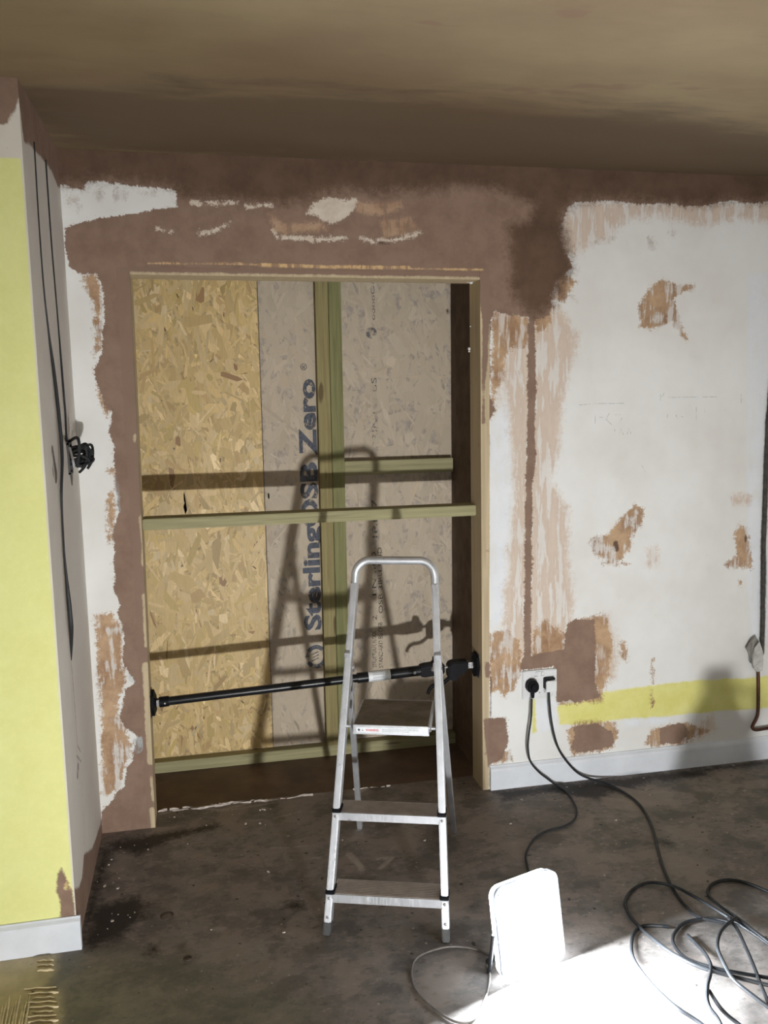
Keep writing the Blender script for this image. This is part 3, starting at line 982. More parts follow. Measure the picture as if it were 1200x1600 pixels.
xa, xb = xjl(zl), xjr(zr_)
beam('cross_rail', 'pale pine rail wedged level across the opening at chest height', 'timber', xa, xb, 0.06, 0.146, zl-0.041, zl, M['timber_x'], 0.0025, zr_-zl)

seam = at(409, 650, 1, YO)[0]
mid = (sxb+0.0)


def strands(x0, x1, z0, z1, n, palette, weights, parent, mat, seed, grey=False):
    rg = np.random.default_rng(seed)
    cx, cz = rg.uniform(x0, x1, n), rg.uniform(z0, z1, n)
    big_ = rg.random(n)
    L = np.clip(rg.lognormal(math.log(0.072), 0.5, n), 0.015, 0.19)
    Wd = np.clip(rg.lognormal(math.log(0.020), 0.45, n), 0.004, 0.045)
    ang = np.where(rg.random(n) < 0.75, rg.normal(math.pi/2, 0.45, n), rg.uniform(0, math.pi, n))
    base = np.array([(-0.5, -0.2), (-0.38, -0.5), (0.36, -0.42), (0.5, -0.1), (0.42, 0.45), (-0.3, 0.5)])
    V, F, C = [], [], []
    Wd = np.where(rg.random(n) < 0.35, Wd*0.35, Wd)
    ci = rg.choice(len(palette), n, p=weights)
    for i in range(n):
        pl = base+np.clip(rg.normal(0, 0.07, base.shape), -0.09, 0.09)
        w_, l_ = Wd[i], L[i]
        if ci[i] == len(palette)-1:
            w_, l_ = min(w_*0.5, 0.006), min(l_*0.3, 0.02)
        x = pl[:, 0]*l_
        y = pl[:, 1]*w_
        ca, sa = math.cos(ang[i]), math.sin(ang[i])
        X = x*ca-y*sa
        Z = x*sa+y*ca
        X = X+min(max(cx[i], x0-X.min()), x1-X.max())
        Z = Z+min(max(cz[i], z0-Z.min()), z1-Z.max())
        yy = YO-0.00005-0.0010*rg.random()
        b_ = len(V)
        V += [(X[k], yy, Z[k]) for k in range(6)]
        F.append(tuple(range(b_, b_+6)))
        col = np.array(palette[ci[i]])*(1+rg.normal(0, 0.11))
        C.append((*np.clip(col, 0, 1), 1.0))
    me = bpy.data.meshes.new('wood_strands')
    me.from_pydata(V, [], F)
    at_ = me.attributes.new('strand_colour', 'FLOAT_COLOR', 'FACE')
    at_.data.foreach_set('color', np.array(C, np.float32).ravel())
    me.materials.append(mat)
    o = bpy.data.objects.new('wood_strands', me)
    COL.objects.link(o)
    o.parent = parent
    o['kind'] = 'stuff'
    return o


PAL = [(0.565, 0.425, 0.22), (0.535, 0.395, 0.19), (0.61, 0.47, 0.265), (0.505, 0.38, 0.16), (0.68, 0.55, 0.35), (0.46, 0.32, 0.155), (0.30, 0.175, 0.085), (0.13, 0.08, 0.04)]
PAL = [(r_*1.08, g_*1.05, b_*0.94) for r_, g_, b_ in PAL]
PW = [0.30, 0.24, 0.22, 0.12, 0.045, 0.045, 0.010, 0.020]
PALG = [(0.50, 0.42, 0.33), (0.47, 0.395, 0.31), (0.53, 0.455, 0.36), (0.46, 0.38, 0.27), (0.56, 0.49, 0.40), (0.40, 0.32, 0.24), (0.2, 0.15, 0.11)]
PWG = [0.3, 0.24, 0.22, 0.1, 0.08, 0.045, 0.015]
b1 = tag(MB().box(XRL, seam-0.0012, YO, YO+0.018, 0.045, ZR-0.001).build('strand_board', M['board_core']),
         'leftmost bare golden strand board with no printing', 'board', 'strand boards lining the recess')
strands(XRL, seam-0.0012, 0.046, ZR-0.002, 3400, PAL, PW, b1, M['osb'], 5)
b2 = tag(MB().box(seam+0.0012, sxb-0.001, YO, YO+0.018, 0.045, ZR-0.001).build('strand_board', M['board_core_g']),
         'narrow greyish strand board with large upright blue lettering', 'board', 'strand boards lining the recess')
strands(seam+0.0012, sxb-0.001, 0.046, ZR-0.002, 1300, PALG, PWG, b2, M['osb_g'], 6)
b3 = tag(MB().box(sxb+0.001, XRR, YO, YO+0.018, 0.045, ZR-0.001).build('strand_board', M['board_core_g']),
         'greyish strand board right of the studs with small faded print', 'board', 'strand boards lining the recess')
strands(sxb+0.001, XRR, 0.046, ZR-0.002, 2000, PALG, PWG, b3, M['osb_g'], 8)


def upright(x, z):           # text running upwards, tops of the letters to the left, facing the room
    return Matrix(((0, -1, 0, x), (0, 0, -1, YO-0.0018), (1, 0, 0, z), (0, 0, 0, 1)))


tx_base = at(506, 800, 1, YO)[0]
z_a, z_b = at(495, 984, 1, YO)[2], at(487, 592, 1, YO)[2]
hgt = tx_base-at(470, 800, 1, YO)[0]
text_obj('board_print', 'SterlingOSB Zero', 0.12, M['ink'], upright(tx_base, z_a), b2, 0.0045, width=z_b-z_a, height=hgt)
p = at(475, 574, 1, YO)
text_obj('board_print', '®', 0.03, M['ink'], upright(p[0]+0.012, p[2]-0.012), b2, 0, width=0.028, height=0.028)
p = at(494, 1026, 1, YO)
mb = MB()
ring = lambda r0, r1, n=28: [((p[0]+r*math.cos(2*math.pi*k/n), YO-0.0016, p[2]+r*1.12*math.sin(2*math.pi*k/n))) for r in (r0, r1) for k in range(n)]
n = 28
mb.add(ring(0.031, 0.048), [(k, (k+1) % n, n+(k+1) % n, n+k) for k in range(n)])
for a_ in (-0.018, -0.004, 0.011):
    mb.add([(p[0]-0.022, YO-0.0016, p[2]+a_-0.004), (p[0]+0.012, YO-0.0016, p[2]+a_+0.010), (p[0]+0.012, YO-0.0016, p[2]+a_+0.015), (p[0]-0.022, YO-0.0016, p[2]+a_+0.001)], [(0, 1, 2, 3)])
tag(mb.build('board_emblem', M['ink'], b2), 'worn round printed emblem')


def small_print(body, px, py0, py1, hpx, mat):
    a_, b_ = at(px, py0, 1, YO), at(px, py1, 1, YO)
    text_obj('board_print', body, 0.02, mat, upright(a_[0], a_[2]), b3, 0.0, width=b_[2]-a_[2], height=hpx*0.0026)


small_print('STRUCTURAL FLOOR', 588.5, 1042, 985, 7, M['ink_small'])
small_print('2', 588.5, 969, 961, 7, M['ink_small'])
small_print('EN 300', 588, 930, 862, 7, M['ink_small'])
small_print('STANDARD BS OSB', 598.5, 1043, 972, 7.5, M['ink_small'])
small_print('OSB 3', 598, 958, 915, 7, M['ink_small'])
small_print('IRELAND', 597, 912, 855, 7, M['ink_small'])
small_print('PRINT 2 BS', 590, 700, 590, 9, M['ink_faint'])
small_print('IRL 7', 590, 840, 780, 9, M['ink_faint'])
small_print('ooooOo', 586, 500, 436, 6.5, M['ink_blue'])
p = at(580, 520, 1, YO)
mb = MB().lathe([(0.024, 0), (0.024, 0.0003)], Matrix.Translation((p[0], YO-0.0014, p[2])) @ Matrix.Rotation(math.pi/2, 4, 'X'), 20)
tag(mb.build('board_emblem', M['ink_faint'], b3), 'faint round grey stamp')

# ------------------------------------------------------------------ step ladder
LO = Vector((0.684, -0.8535, 0))
LM = Matrix.Translation(LO) @ Matrix.Rotation(math.atan2(-0.323, 0.946), 4, 'Z')
lad = thing('step_ladder', 'small aluminium step ladder standing open before the boarded recess', 'ladder', LO)


def LP(h, y, z):
    return LM @ Vector((h, y, z))


def hw(z):                   # half width of the front frame
    return 0.187-0.0485*(z/1.0)


LUP = (LM.to_3x3() @ Vector((0, 1, 0)))
SL = 0.365
for s in (-1, 1):
    mb = MB().bar(LP(s*(hw(0.03)-0.010), SL*0.03+0.014, 0.03), LP(s*(hw(0.985)-0.010), SL*0.985+0.014, 0.985), 0.021, 0.046, LUP)
    rail = mb.build('front_rail', M['alu'], lad, bevel=0.003)
    mb = MB().bar(LP(s*(hw(0)-0.010), 0.014, 0.0), LP(s*(hw(0.036)-0.010), SL*0.036+0.014, 0.036), 0.023, 0.049, LUP)
    tag(mb.build('rubber_foot', M['rubber'], rail, bevel=0.003), 'dark rubber foot')
    for z in (0.055, 0.105, 0.323):
        mb = MB().lathe([(0.0045, 0), (0.0045, 0.003), (0.002, 0.0045)], LM @ Matrix.Translation((s*(hw(z)-0.010), SL*z-0.010, z)) @ Matrix.Rotation(math.pi/2, 4, 'X'), 8)
        mb.build('rivet', M['chrome'], rail)
# hoop
pts = []
zt = 1.068
for k in range(0, 13):
    a_ = math.pi-k/12*math.pi/2
    pts.append((-0.080+0.0475*math.cos(a_), zt-0.058+0.050*math.sin(a_)))
left = [(-hw(0.96)+0.010, 0.96)]+pts
full = left+[(-x, z) for x, z in reversed(left)]
path = [LP(h, SL*z+0.008 if z < 0.99 else SL*0.99+0.008+(z-0.99)*0.12, z) for h, z in full]
MB().tube(path, 0.0128, 12).build('handrail_hoop', M['alu'], lad, smooth=True)
# steps
for z, zb in ((0.116, 0.09), (0.334, 0.31)):
    h_ = hw(z)+0.001
    y0 = SL*z-0.012
    mb = MB().box(-h_, h_, y0, y0+0.004, zb, z, LM)
    mb.box(-h_+0.021, h_-0.021, y0+0.004, y0+0.085, z-0.004, z, LM)
    mb.box(-h_+0.021, h_-0.021, y0+0.081, y0+0.085, z-0.022, z-0.004, LM)
    st = mb.build('step', M['alu'], lad)
    mb = MB()
    for k in range(9):
        mb.box(-h_+0.024, h_-0.024, y0+0.006+k*0.0087, y0+0.0115+k*0.0087, z, z+0.0005, LM)
    tag(mb.build('tread', M['tread'], st), 'dusty brown ribbed tread')
    for s in (-1, 1):
        a_, b_ = sorted((s*(h_+0.0012), s*(h_-0.026)))
        mb = MB().box(a_, b_, y0-0.0015, y0+0.05, z-0.002, z+0.010, LM)
        tag(mb.build('end_cap', M['black'], st, bevel=0.002), 'black plastic end cap')
# platform
zp, y0, y1 = 0.580, 0.196, 0.425
mb = MB().box(-0.118, 0.118, y0, y0+0.004, zp-0.030, zp, LM)
mb.box(-0.118, -0.114, y0, y1, zp-0.024, zp, LM).box(0.114, 0.118, y0, y1, zp-0.024, zp, LM).box(-0.118, 0.118, y1-0.004, y1, zp-0.024, zp, LM)
plat = mb.build('platform', M['alu'], lad, bevel=0.001)
mb = MB().box(-0.114, 0.114, y0+0.004, y1-0.004, zp-0.005, zp-0.002, LM)
for k in range(22):
    yy = y0+0.008+k*0.0098
    mb.box(-0.112, 0.112, yy, yy+0.006, zp-0.002, zp-0.0005, LM)
tag(mb.build('platform_tread', M['platform'], plat), 'dark dusty ribbed platform tread')
mb = MB().box(-0.106, 0.098, y0-0.0008, y0, zp-0.024, zp-0.007, LM)
lb = mb.build('warning_label', M['label_white'], plat)
tag(lb, 'white warning sticker on the front lip')


def front_text(body, x, z, w, h, mat, bold=0.0):
    Mx = LM @ Matrix(((1, 0, 0, x), (0, 0, -1, y0-0.0011), (0, 1, 0, z), (0, 0, 0, 1)))
    o = text_obj('sticker_print', body, 0.01, mat, Mx, lad, bold, w, h)
    return o


front_text('WARNING', -0.077, zp-0.0195, 0.040, 0.0078, M['label_red'], 0.0002)
front_text('READ ALL INSTRUCTIONS FOR SAFE USE AND CORRECT ERECTION', -0.026, zp-0.0145, 0.112, 0.0042, M['label_grey'])
front_text('DO NOT STAND ON THE TOP OF THE HANDRAIL', -0.026, zp-0.0205, 0.085, 0.0042, M['label_grey'])
Mx = LM @ Matrix(((1, 0, 0, -0.098), (0, 0, -1, y0-0.0009), (0, 1, 0, zp-0.0155), (0, 0, 0, 1)))
MB().prism([(-0.004, 0), (0, -0.0045), (0.004, 0), (0, 0.0045)], 0, 0.0004, Mx).build('sticker_symbol', M['label_black'], lad)
Mx = LM @ Matrix(((1, 0, 0, -0.087), (0, 0, -1, y0-0.0009), (0, 1, 0, zp-0.0155), (0, 0, 0, 1)))
MB().prism([(-0.0032, -0.003), (0.0032, -0.003), (0, 0.0032)], 0, 0.0004, Mx).build('sticker_symbol', M['label_grey'], lad)
MB().tube([LP(-hw(zp)+0.004, SL*zp+0.004, zp-0.012), LP(hw(zp)-0.004, SL*zp+0.004, zp-0.012)], 0.0052, 10).build('pivot_bar', M['alu'], lad, smooth=True)
# rear legs
def rh(z):
    return 0.182-0.030*(z/0.763)


def ry(z):
    return 0.652-0.365*(z/0.763)*1.0


for s in (-1, 1):
    mb = MB().bar(LP(s*(rh(0.0)-0.009), ry(0.0), 0.0), LP(s*(rh(0.79)-0.009), ry(0.79), 0.79), 0.018, 0.024, LUP)
    leg = mb.build('rear_leg', M['alu'], lad, bevel=0.002)
    zb = 0.735
    mb = MB().tube([LP(s*(hw(zb)+0.004), SL*zb+0.012, zb), LP(s*(hw(zb)-0.030), SL*zb+0.012, zb)], 0.006, 8)
    mb.bar(LP(s*(hw(zb)-0.023), SL*zb-0.004, zb+0.012), LP(s*(hw(zb)-0.023), ry(zb)+0.012, zb-0.012), 0.003, 0.026, (0, 0, 1))
    mb.build('hinge', M['chrome'], lad, smooth=False)
    # strut from the rear leg to the platform
    MB().bar(LP(s*0.122, y0+0.012, zp-0.018), LP(s*(rh(0.66)-0.024), ry(0.66)-0.004, 0.665), 0.004, 0.012, LUP).build('platform_strut', M['alu'], lad)

# ------------------------------------------------------------------ telescopic support prop across the opening
YP = 0.062
pa, pb = Vector(at(245.5, 1097.5, 1, YP)), Vector(at(739.5, 1037.5, 1, YP))
prop = thing('support_prop', 'black telescopic support prop wedged across the lower opening', 'prop', pa)
ax = (pb-pa).normalized()


def pp(px):
    """point of the prop's axis at a fraction given by the picture column it shows at"""
    lo, hi = 0.0, 1.0
    for _ in range(40):
        m_ = (lo+hi)/2
        c_ = np.array(pa.lerp(pb, m_))-CAM
        x = 600+FOC*(c_@AX_R)/(c_@AX_F)
        if x < px:
            lo = m_
        else:
            hi = m_
    return pa.lerp(pb, lo)


def frame_along(p, d):
    z = d.normalized()
    x = Vector((0, 1, 0)).cross(z).normalized()
    y = z.cross(x)
    return Matrix(((x.x, y.x, z.x, p.x), (x.y, y.y, z.y, p.y), (x.z, y.z, z.z, p.z), (0, 0, 0, 1)))


MB().tube([pp(262), pp(563)], 0.0162, 16).build('outer_tube', M['black_metal'], prop, smooth=True)
MB().tube([pp(558), pp(668)], 0.0205, 16).build('inner_tube', M['black_metal'], prop, smooth=True)
mb = MB().tube([pp(249), pp(264)], 0.0195, 16)
col_ = mb.build('collar', M['black'], prop, smooth=True)
MB().lathe([(0.0035, 0), (0.0035, 0.002)], Matrix.Translation(pp(258)+Vector((0, -0.0205, 0))) @ Matrix.Rotation(math.pi/2, 4, 'X'), 8).build('rivet', M['chrome'], col_)
mb = MB().tube([pp(575), pp(609)], 0.0209, 16, cap=False)
lbl = mb.build('tube_label', M['label_white'], prop, smooth=True)
tag(lbl, 'white label wrapped round the tube')
mb = MB()
for k in range(9):
    a_ = pp(582+k*1.9)
    mb.tube([a_, a_+ax*0.0022], 0.0212, 12, cap=False)
mb.build('label_lines', M['label_grey'], lbl)
MB().tube([pp(606), pp(609)], 0.0216, 16).build('label_ring', M['label_white'], prop)
p = pp(646)+Vector((0, -0.0205, 0))
tag(MB().lathe([(0.006, 0), (0.006, 0.0008)], Matrix.Translation(p) @ Matrix.Rotation(math.pi/2, 4, 'X'), 8).build('sticker', M['label_grey'], prop), 'small grey sticker')
# grip body with release button
Fm = frame_along(pp(660), ax)
prof = [(0.0, -0.022), (0.012, -0.025), (0.05, -0.026), (0.09, -0.024), (0.09, 0.022), (0.055, 0.024), (0.02, 0.023), (0.0, 0.021)]
# polygon in the plane of axis (local z) and up: build in world XZ
def side_poly(poly, th, name, mat, parent, origin, bevel=0.004, label=None):
    up_ = Vector((0, 1, 0)).cross(ax)*-1
    if up_.z < 0:
        up_ = -up_
    mb = MB()
    n = len(poly)
    vs = [origin+ax*a_+up_*b_+Vector((0, y_, 0)) for y_ in (-th/2, th/2) for a_, b_ in poly]
    mb.add(vs, [tuple(range(n-1, -1, -1)), tuple(range(n, 2*n))]+[(i, (i+1) % n, n+(i+1) % n, n+i) for i in range(n)])
    o = mb.build(name, mat, parent, bevel=bevel, smooth=True)
    if label:
        o['label'] = label
    return o


og = pp(655)
grip = side_poly([(0, -0.020), (0.02, -0.025), (0.075, -0.022), (0.10, -0.018), (0.10, 0.020), (0.088, 0.024), (0.085, 0.046), (0.062, 0.050), (0.058, 0.026), (0.02, 0.024), (0, 0.020)],
                 0.044, 'grip', M['black'], prop, og)
MB().lathe([(0.005, 0), (0.005, 0.003), (0.002, 0.004)], Matrix.Translation(pp(678)+Vector((0, -0.022, 0.012))) @ Matrix.Rotation(math.pi/2, 4, 'X'), 8).build('pin', M['chrome'], grip)
og = pp(698)
body = side_poly([(0, -0.034), (0.012, -0.052), (0.028, -0.055), (0.055, -0.030), (0.080, -0.018), (0.085, 0.020), (0.02, 0.024), (0.004, 0.014)],
                 0.05, 'pump_body', M['black'], prop, og)
tr_pts = spline([pp(700)+Vector((0.02, -0.002, -0.030)), pp(692)+Vector((0, -0.004, -0.062)), pp(684)+Vector((0, -0.004, -0.066)), pp(676)+Vector((0, -0.004, -0.068)), pp(670)+Vector((0, -0.004, -0.082)),
                 pp(668)+Vector((0, -0.004, -0.098))], 5)
tag(MB().tube(tr_pts, [0.008]*len(tr_pts[:-6])+[0.007]*6, 8).build('trigger', M['black'], prop, smooth=True), 'curved pump trigger')
MB().tube([pp(680), pp(702)], 0.0055, 10).build('piston_rod', M['chrome'], prop, smooth=True)
MB().tube([pp(718), pp(736)], 0.0060, 10).build('screw_rod', M['chrome'], prop, smooth=True)
# end pads
def pad(name, p, sgn, x_face, tilt, label):
    r = 0.052
    Mt = Matrix.Translation((x_face, p.y, p.z)) @ Matrix.Rotation(-sgn*math.pi/2, 4, 'Y') @ Matrix.Rotation(tilt, 4, 'Y')
    o = MB().lathe([(r*0.55, 0.018), (r*0.8, 0.013), (r, 0.010), (r, 0.0)], Mt, 8).build(name, M['black'], prop)
    tag(o, label)
    mb = MB()
    for k in range(7):
        mb.box(-r*0.92+k*r*0.28, -r*0.92+k*r*0.28+0.006, -r*0.7, r*0.7, -0.003, 0.0005, Mt)
    tag(mb.build('pad_ribs', M['rubber'], o), 'rubber ribs of the pad')
    mb = MB()
    for s in (-1, 1):
        mb.box(-0.012, 0.012, s*0.012-0.0015, s*0.012+0.0015, 0.014, 0.036, Mt)
    mb.tube([Mt @ Vector((0, -0.017, 0.029)), Mt @ Vector((0, 0.017, 0.029))], 0.0045, 8)
    mb.tube([Mt @ Vector((0, 0, 0.029)), Mt @ Vector((0, 0, 0.046))], 0.006, 8)
    tag(mb.build('pivot_bracket', M['chrome'], o), 'bright steel pivot')
    return o


pad('end_pad', pp(246), -1, xjl(pa.z)+0.003, 0.0, 'octagonal black end pad on the left lining')
pad('end_pad', pp(739), 1, xjr(pb.z)-0.004, 0.0, 'octagonal black end pad on the right lining')
MB().tube([pp(240), pp(252)], 0.005, 8).build('screw_rod', M['chrome'], prop)

# ------------------------------------------------------------------ double socket, plugs and their leads
pTLs, pBRs = at(815.5, 1047, 1, 0), at(868, 1089, 1, 0)
sx0, sx1 = pTLs[0], pBRs[0]
sz1, sz0 = at(842, 1046, 1, 0)[2], at(842, 1090, 1, 0)[2]
sk = thing('double_socket', 'white double wall socket with paint-spattered plate above the skirting', 'socket', ((sx0+sx1)/2, 0, sz0))
MB().box(sx0, sx1, -0.011, -0.0005, sz0, sz1).build('faceplate', M['white_plastic'], sk, bevel=0.003)
cxm = (sx0+sx1)/2
mb = MB().box(cxm-0.024, cxm-0.010, -0.0135, -0.011, sz1-0.022, sz1-0.008).box(cxm+0.004, cxm+0.018, -0.0135, -0.011, sz1-0.022, sz1-0.008)
mb.build('switch', M['white_plastic'], sk, bevel=0.0015)
mb = MB()
mb.box(cxm-0.024, cxm-0.010, -0.0128, -0.011, sz1-0.0235, sz1-0.022).box(cxm+0.004, cxm+0.018, -0.0128, -0.011, sz1-0.0235, sz1-0.022)
mb.box(cxm-0.020, cxm+0.014, -0.0116, -0.011, sz1-0.006, sz1-0.0045)
for k, (px, py) in enumerate(((840, 1079), (843, 1082), (850, 1078), (851, 1081))):
    p = at(px, py, 1, -0.011)
    mb.box(p[0]-0.003, p[0]+0.003, -0.0116, -0.011, p[2]-0.003, p[2]+0.003)
tag(mb.build('socket_marks', M['label_grey'], sk), 'grey slots and dirt spots')


def plug(px, py, w, h, d, mat, name, label, cat_pts, cmat, shape, cable_label=None):
    p = at(px, py, 1, -0.011)
    tg = thing(name, label, 'plug', (p[0], -0.011, p[2]), 'plugs in the double socket')
    Mt = Matrix.Translation((p[0], -0.0112, p[2])) @ Matrix.Rotation(math.pi/2, 4, 'X')
    if shape == 'round':
        poly = [(-w*0.32, -h*0.5), (w*0.32, -h*0.5), (w*0.5, -h*0.22), (w*0.5, h*0.15), (w*0.28, h*0.42), (0, h*0.5), (-w*0.28, h*0.42), (-w*0.5, h*0.15), (-w*0.5, -h*0.22)]
    else:
        poly = [(-w/2, -h/2), (w/2, -h/2), (w/2, h*0.42), (w*0.42, h/2), (-w*0.42, h/2), (-w/2, h*0.42)]
    MB().prism(poly, 0, d, Mt).build('plug_body', mat, tg, bevel=0.004, smooth=True, seg=3)
    if shape == 'round':
        MB().prism([(x*0.55, y*0.55) for x, y in poly], d, d+0.006, Mt).build('plug_grip', mat, tg, bevel=0.003, smooth=True)
    return tg, p


# black plug with lead running behind the floodlight
tg, p = plug(829, 1069, 0.048, 0.052, 0.034, M['black'], 'mains_plug', 'black plug with black lead, left side of the double socket', None, M['cable'], 'round')
y_c = -0.030
path = [(p[0]+0.002, y_c, p[2]-0.024), (p[0]+0.003, y_c, p[2]-0.055)]
MB().tube(spline([(p[0]+0.002, y_c, p[2]-0.020), (p[0]+0.002, y_c, p[2]-0.05)], 4), [0.0085, 0.0082, 0.0075, 0.007, 0.006], 10).build('strain_relief', M['black'], tg, smooth=True)
wl = [at(x, y, 1, -0.034) for x, y in ((831, 1092), (830, 1120), (826, 1150), (825, 1170), (829, 1190), (842, 1206))]
wl += [at(856, 1217, 1, -0.040), at(868, 1226, 2, 0.008)]
fl = [at(x, y, 2, 0.0055) for x, y in ((885, 1237), (897, 1255), (901, 1270), (895, 1283), (878, 1292), (855, 1298), (835, 1310), (822, 1335), (826, 1365))]
fl += [np.array((1.12, -0.93, 0.006)), np.array((1.085, -0.975, 0.02)), np.array((1.07, -1.004, 0.06))]
lead = MB().tube(spline(wl+fl, 6), 0.0042, 8).build('lead', M['cable'], tg, smooth=True)
tag(lead, 'thin black lead looping on the floor to the floodlight')

# white plug with lead feeding the coil
tg2, p = plug(857.5, 1069, 0.044, 0.046, 0.030, M['white_plastic'], 'mains_plug', 'white plug with black lead, right side of the double socket', None, M['cable'], 'square')
mb = MB().prism([(-0.024, -0.012), (-0.019, -0.012), (-0.019, 0.026), (0.018, 0.026), (0.018, 0.031), (-0.020, 0.031), (-0.024, 0.027)], 0, 0.022,
                Matrix.Translation((p[0], -0.0112, p[2])) @ Matrix.Rotation(math.pi/2, 4, 'X'))
tag(mb.build('adaptor_rim', M['black'], tg2), 'black rim behind the white plug')
MB().tube([(p[0]+0.002, -0.028, p[2]-0.02), (p[0]+0.002, -0.028, p[2]-0.042)], [0.008, 0.006], 10).build('strain_relief', M['white_plastic'], tg2, smooth=True)


def fpt(x, y, z):
    return at(x, y, 2, z)


wl = [at(x, y, 1, -0.030) for x, y in ((857.5, 1080), (859, 1105), (862, 1130), (869, 1160), (880, 1182), (900, 1205))]
wl += [at(920, 1216, 1, -0.045), fpt(945, 1223, 0.008)]
fl = [fpt(x, y, 0.006) for x, y in ((975, 1238), (1000, 1258), (1018, 1290), (1029, 1330), (1036, 1355), (1048, 1382), (1060, 1402), (1072, 1416))]
fl += [fpt(1090, 1432, 0.010), fpt(1120, 1440, 0.014), fpt(1160, 1448, 0.018), fpt(1215, 1478, 0.012)]
lead = MB().tube(spline(wl+fl, 6), 0.0048, 8).build('lead', M['cable'], tg2, smooth=True)
tag(lead, 'black lead running across the floor into the coil')

# the coil of extension cable
coil = MB()
R5 = 0.0052


def strand(pts, r=R5):
    coil.tube(spline([fpt(x, y, z) for x, y, z in pts], 8), r, 8)


strand([(1260, 1525, .006), (1200, 1475, .012), (1160, 1447, .02), (1125, 1425, .026), (1085, 1401, .024), (1050, 1384, .016), (1015, 1379, .008), (990, 1389, .006), (977, 1408, .006),
        (983, 1428, .006), (1001, 1450, .010), (1032, 1476, .022), (1062, 1496, .03), (1100, 1513, .034), (1150, 1527, .034), (1215, 1543, .03)])
strand([(1260, 1420, .006), (1200, 1393, .006), (1165, 1379, .006), (1135, 1375, .006), (1112, 1382, .006), (1107, 1397, .006), (1125, 1416, .014), (1150, 1433, .024), (1180, 1456, .03), (1250, 1510, .02)])
strand([(1140, 1441, .02), (1116, 1436, .014), (1095, 1436, .010), (1068, 1443, .008), (1053, 1460, .008), (1053, 1476, .012), (1070, 1496, .022), (1100, 1508, .028), (1142, 1518, .03), (1215, 1530, .026)])
strand([(1046, 1448, .007), (1015, 1446, .007), (998, 1450, .007), (988, 1465, .007), (988, 1492, .012), (1002, 1518, .022), (1030, 1550, .03), (1060, 1576, .03), (1092, 1597, .024), (1140, 1635, .016)])
strand([(1150, 1434, .03), (1134, 1446, .04), (1124, 1460, .045), (1121, 1480, .048), (1131, 1505, .044), (1146, 1530, .04), (1172, 1552, .034), (1225, 1592, .02)])
strand([(1074, 1461, .008), (1093, 1480, .010), (1106, 1497, .022), (1111, 1515, .034), (1105, 1543, .042), (1107, 1570, .036), (1124, 1596, .024), (1140, 1640, .012)])
strand([(1138, 1434, .03), (1152, 1452, .034), (1165, 1480, .036), (1178, 1510, .03), (1190, 1542, .03), (1203, 1575, .024), (1210, 1620, .012)])
strand([(1108, 1548, .036), (1122, 1570, .034), (1136, 1586, .02), (1160, 1606, .01), (1185, 1640, .008)])
cobj = coil.build('cable_coil', M['cable'], smooth=True)
tag(cobj, 'loose coil of black extension cable heaped on the floor at right', 'cable')

# thin cable looping left of the floodlight
mb = MB().tube(spline([fpt(x, y, z) for x, y, z in ((760, 1508, .008), (765, 1522, .006), (762, 1548, .005), (748, 1582, .005), (732, 1597, .005), (706, 1594, .005), (672, 1572, .005), (648, 1545, .005),
                                                      (643, 1518, .005), (650, 1498, .005), (672, 1486, .005), (704, 1479, .005), (740, 1482, .005), (765, 1493, .006), (778, 1502, .010))], 8), 0.0034, 8)
tag(mb.build('thin_cable', M['grey_cable'], smooth=True), 'thin grey cable looped on the floor left of the floodlight', 'cable')

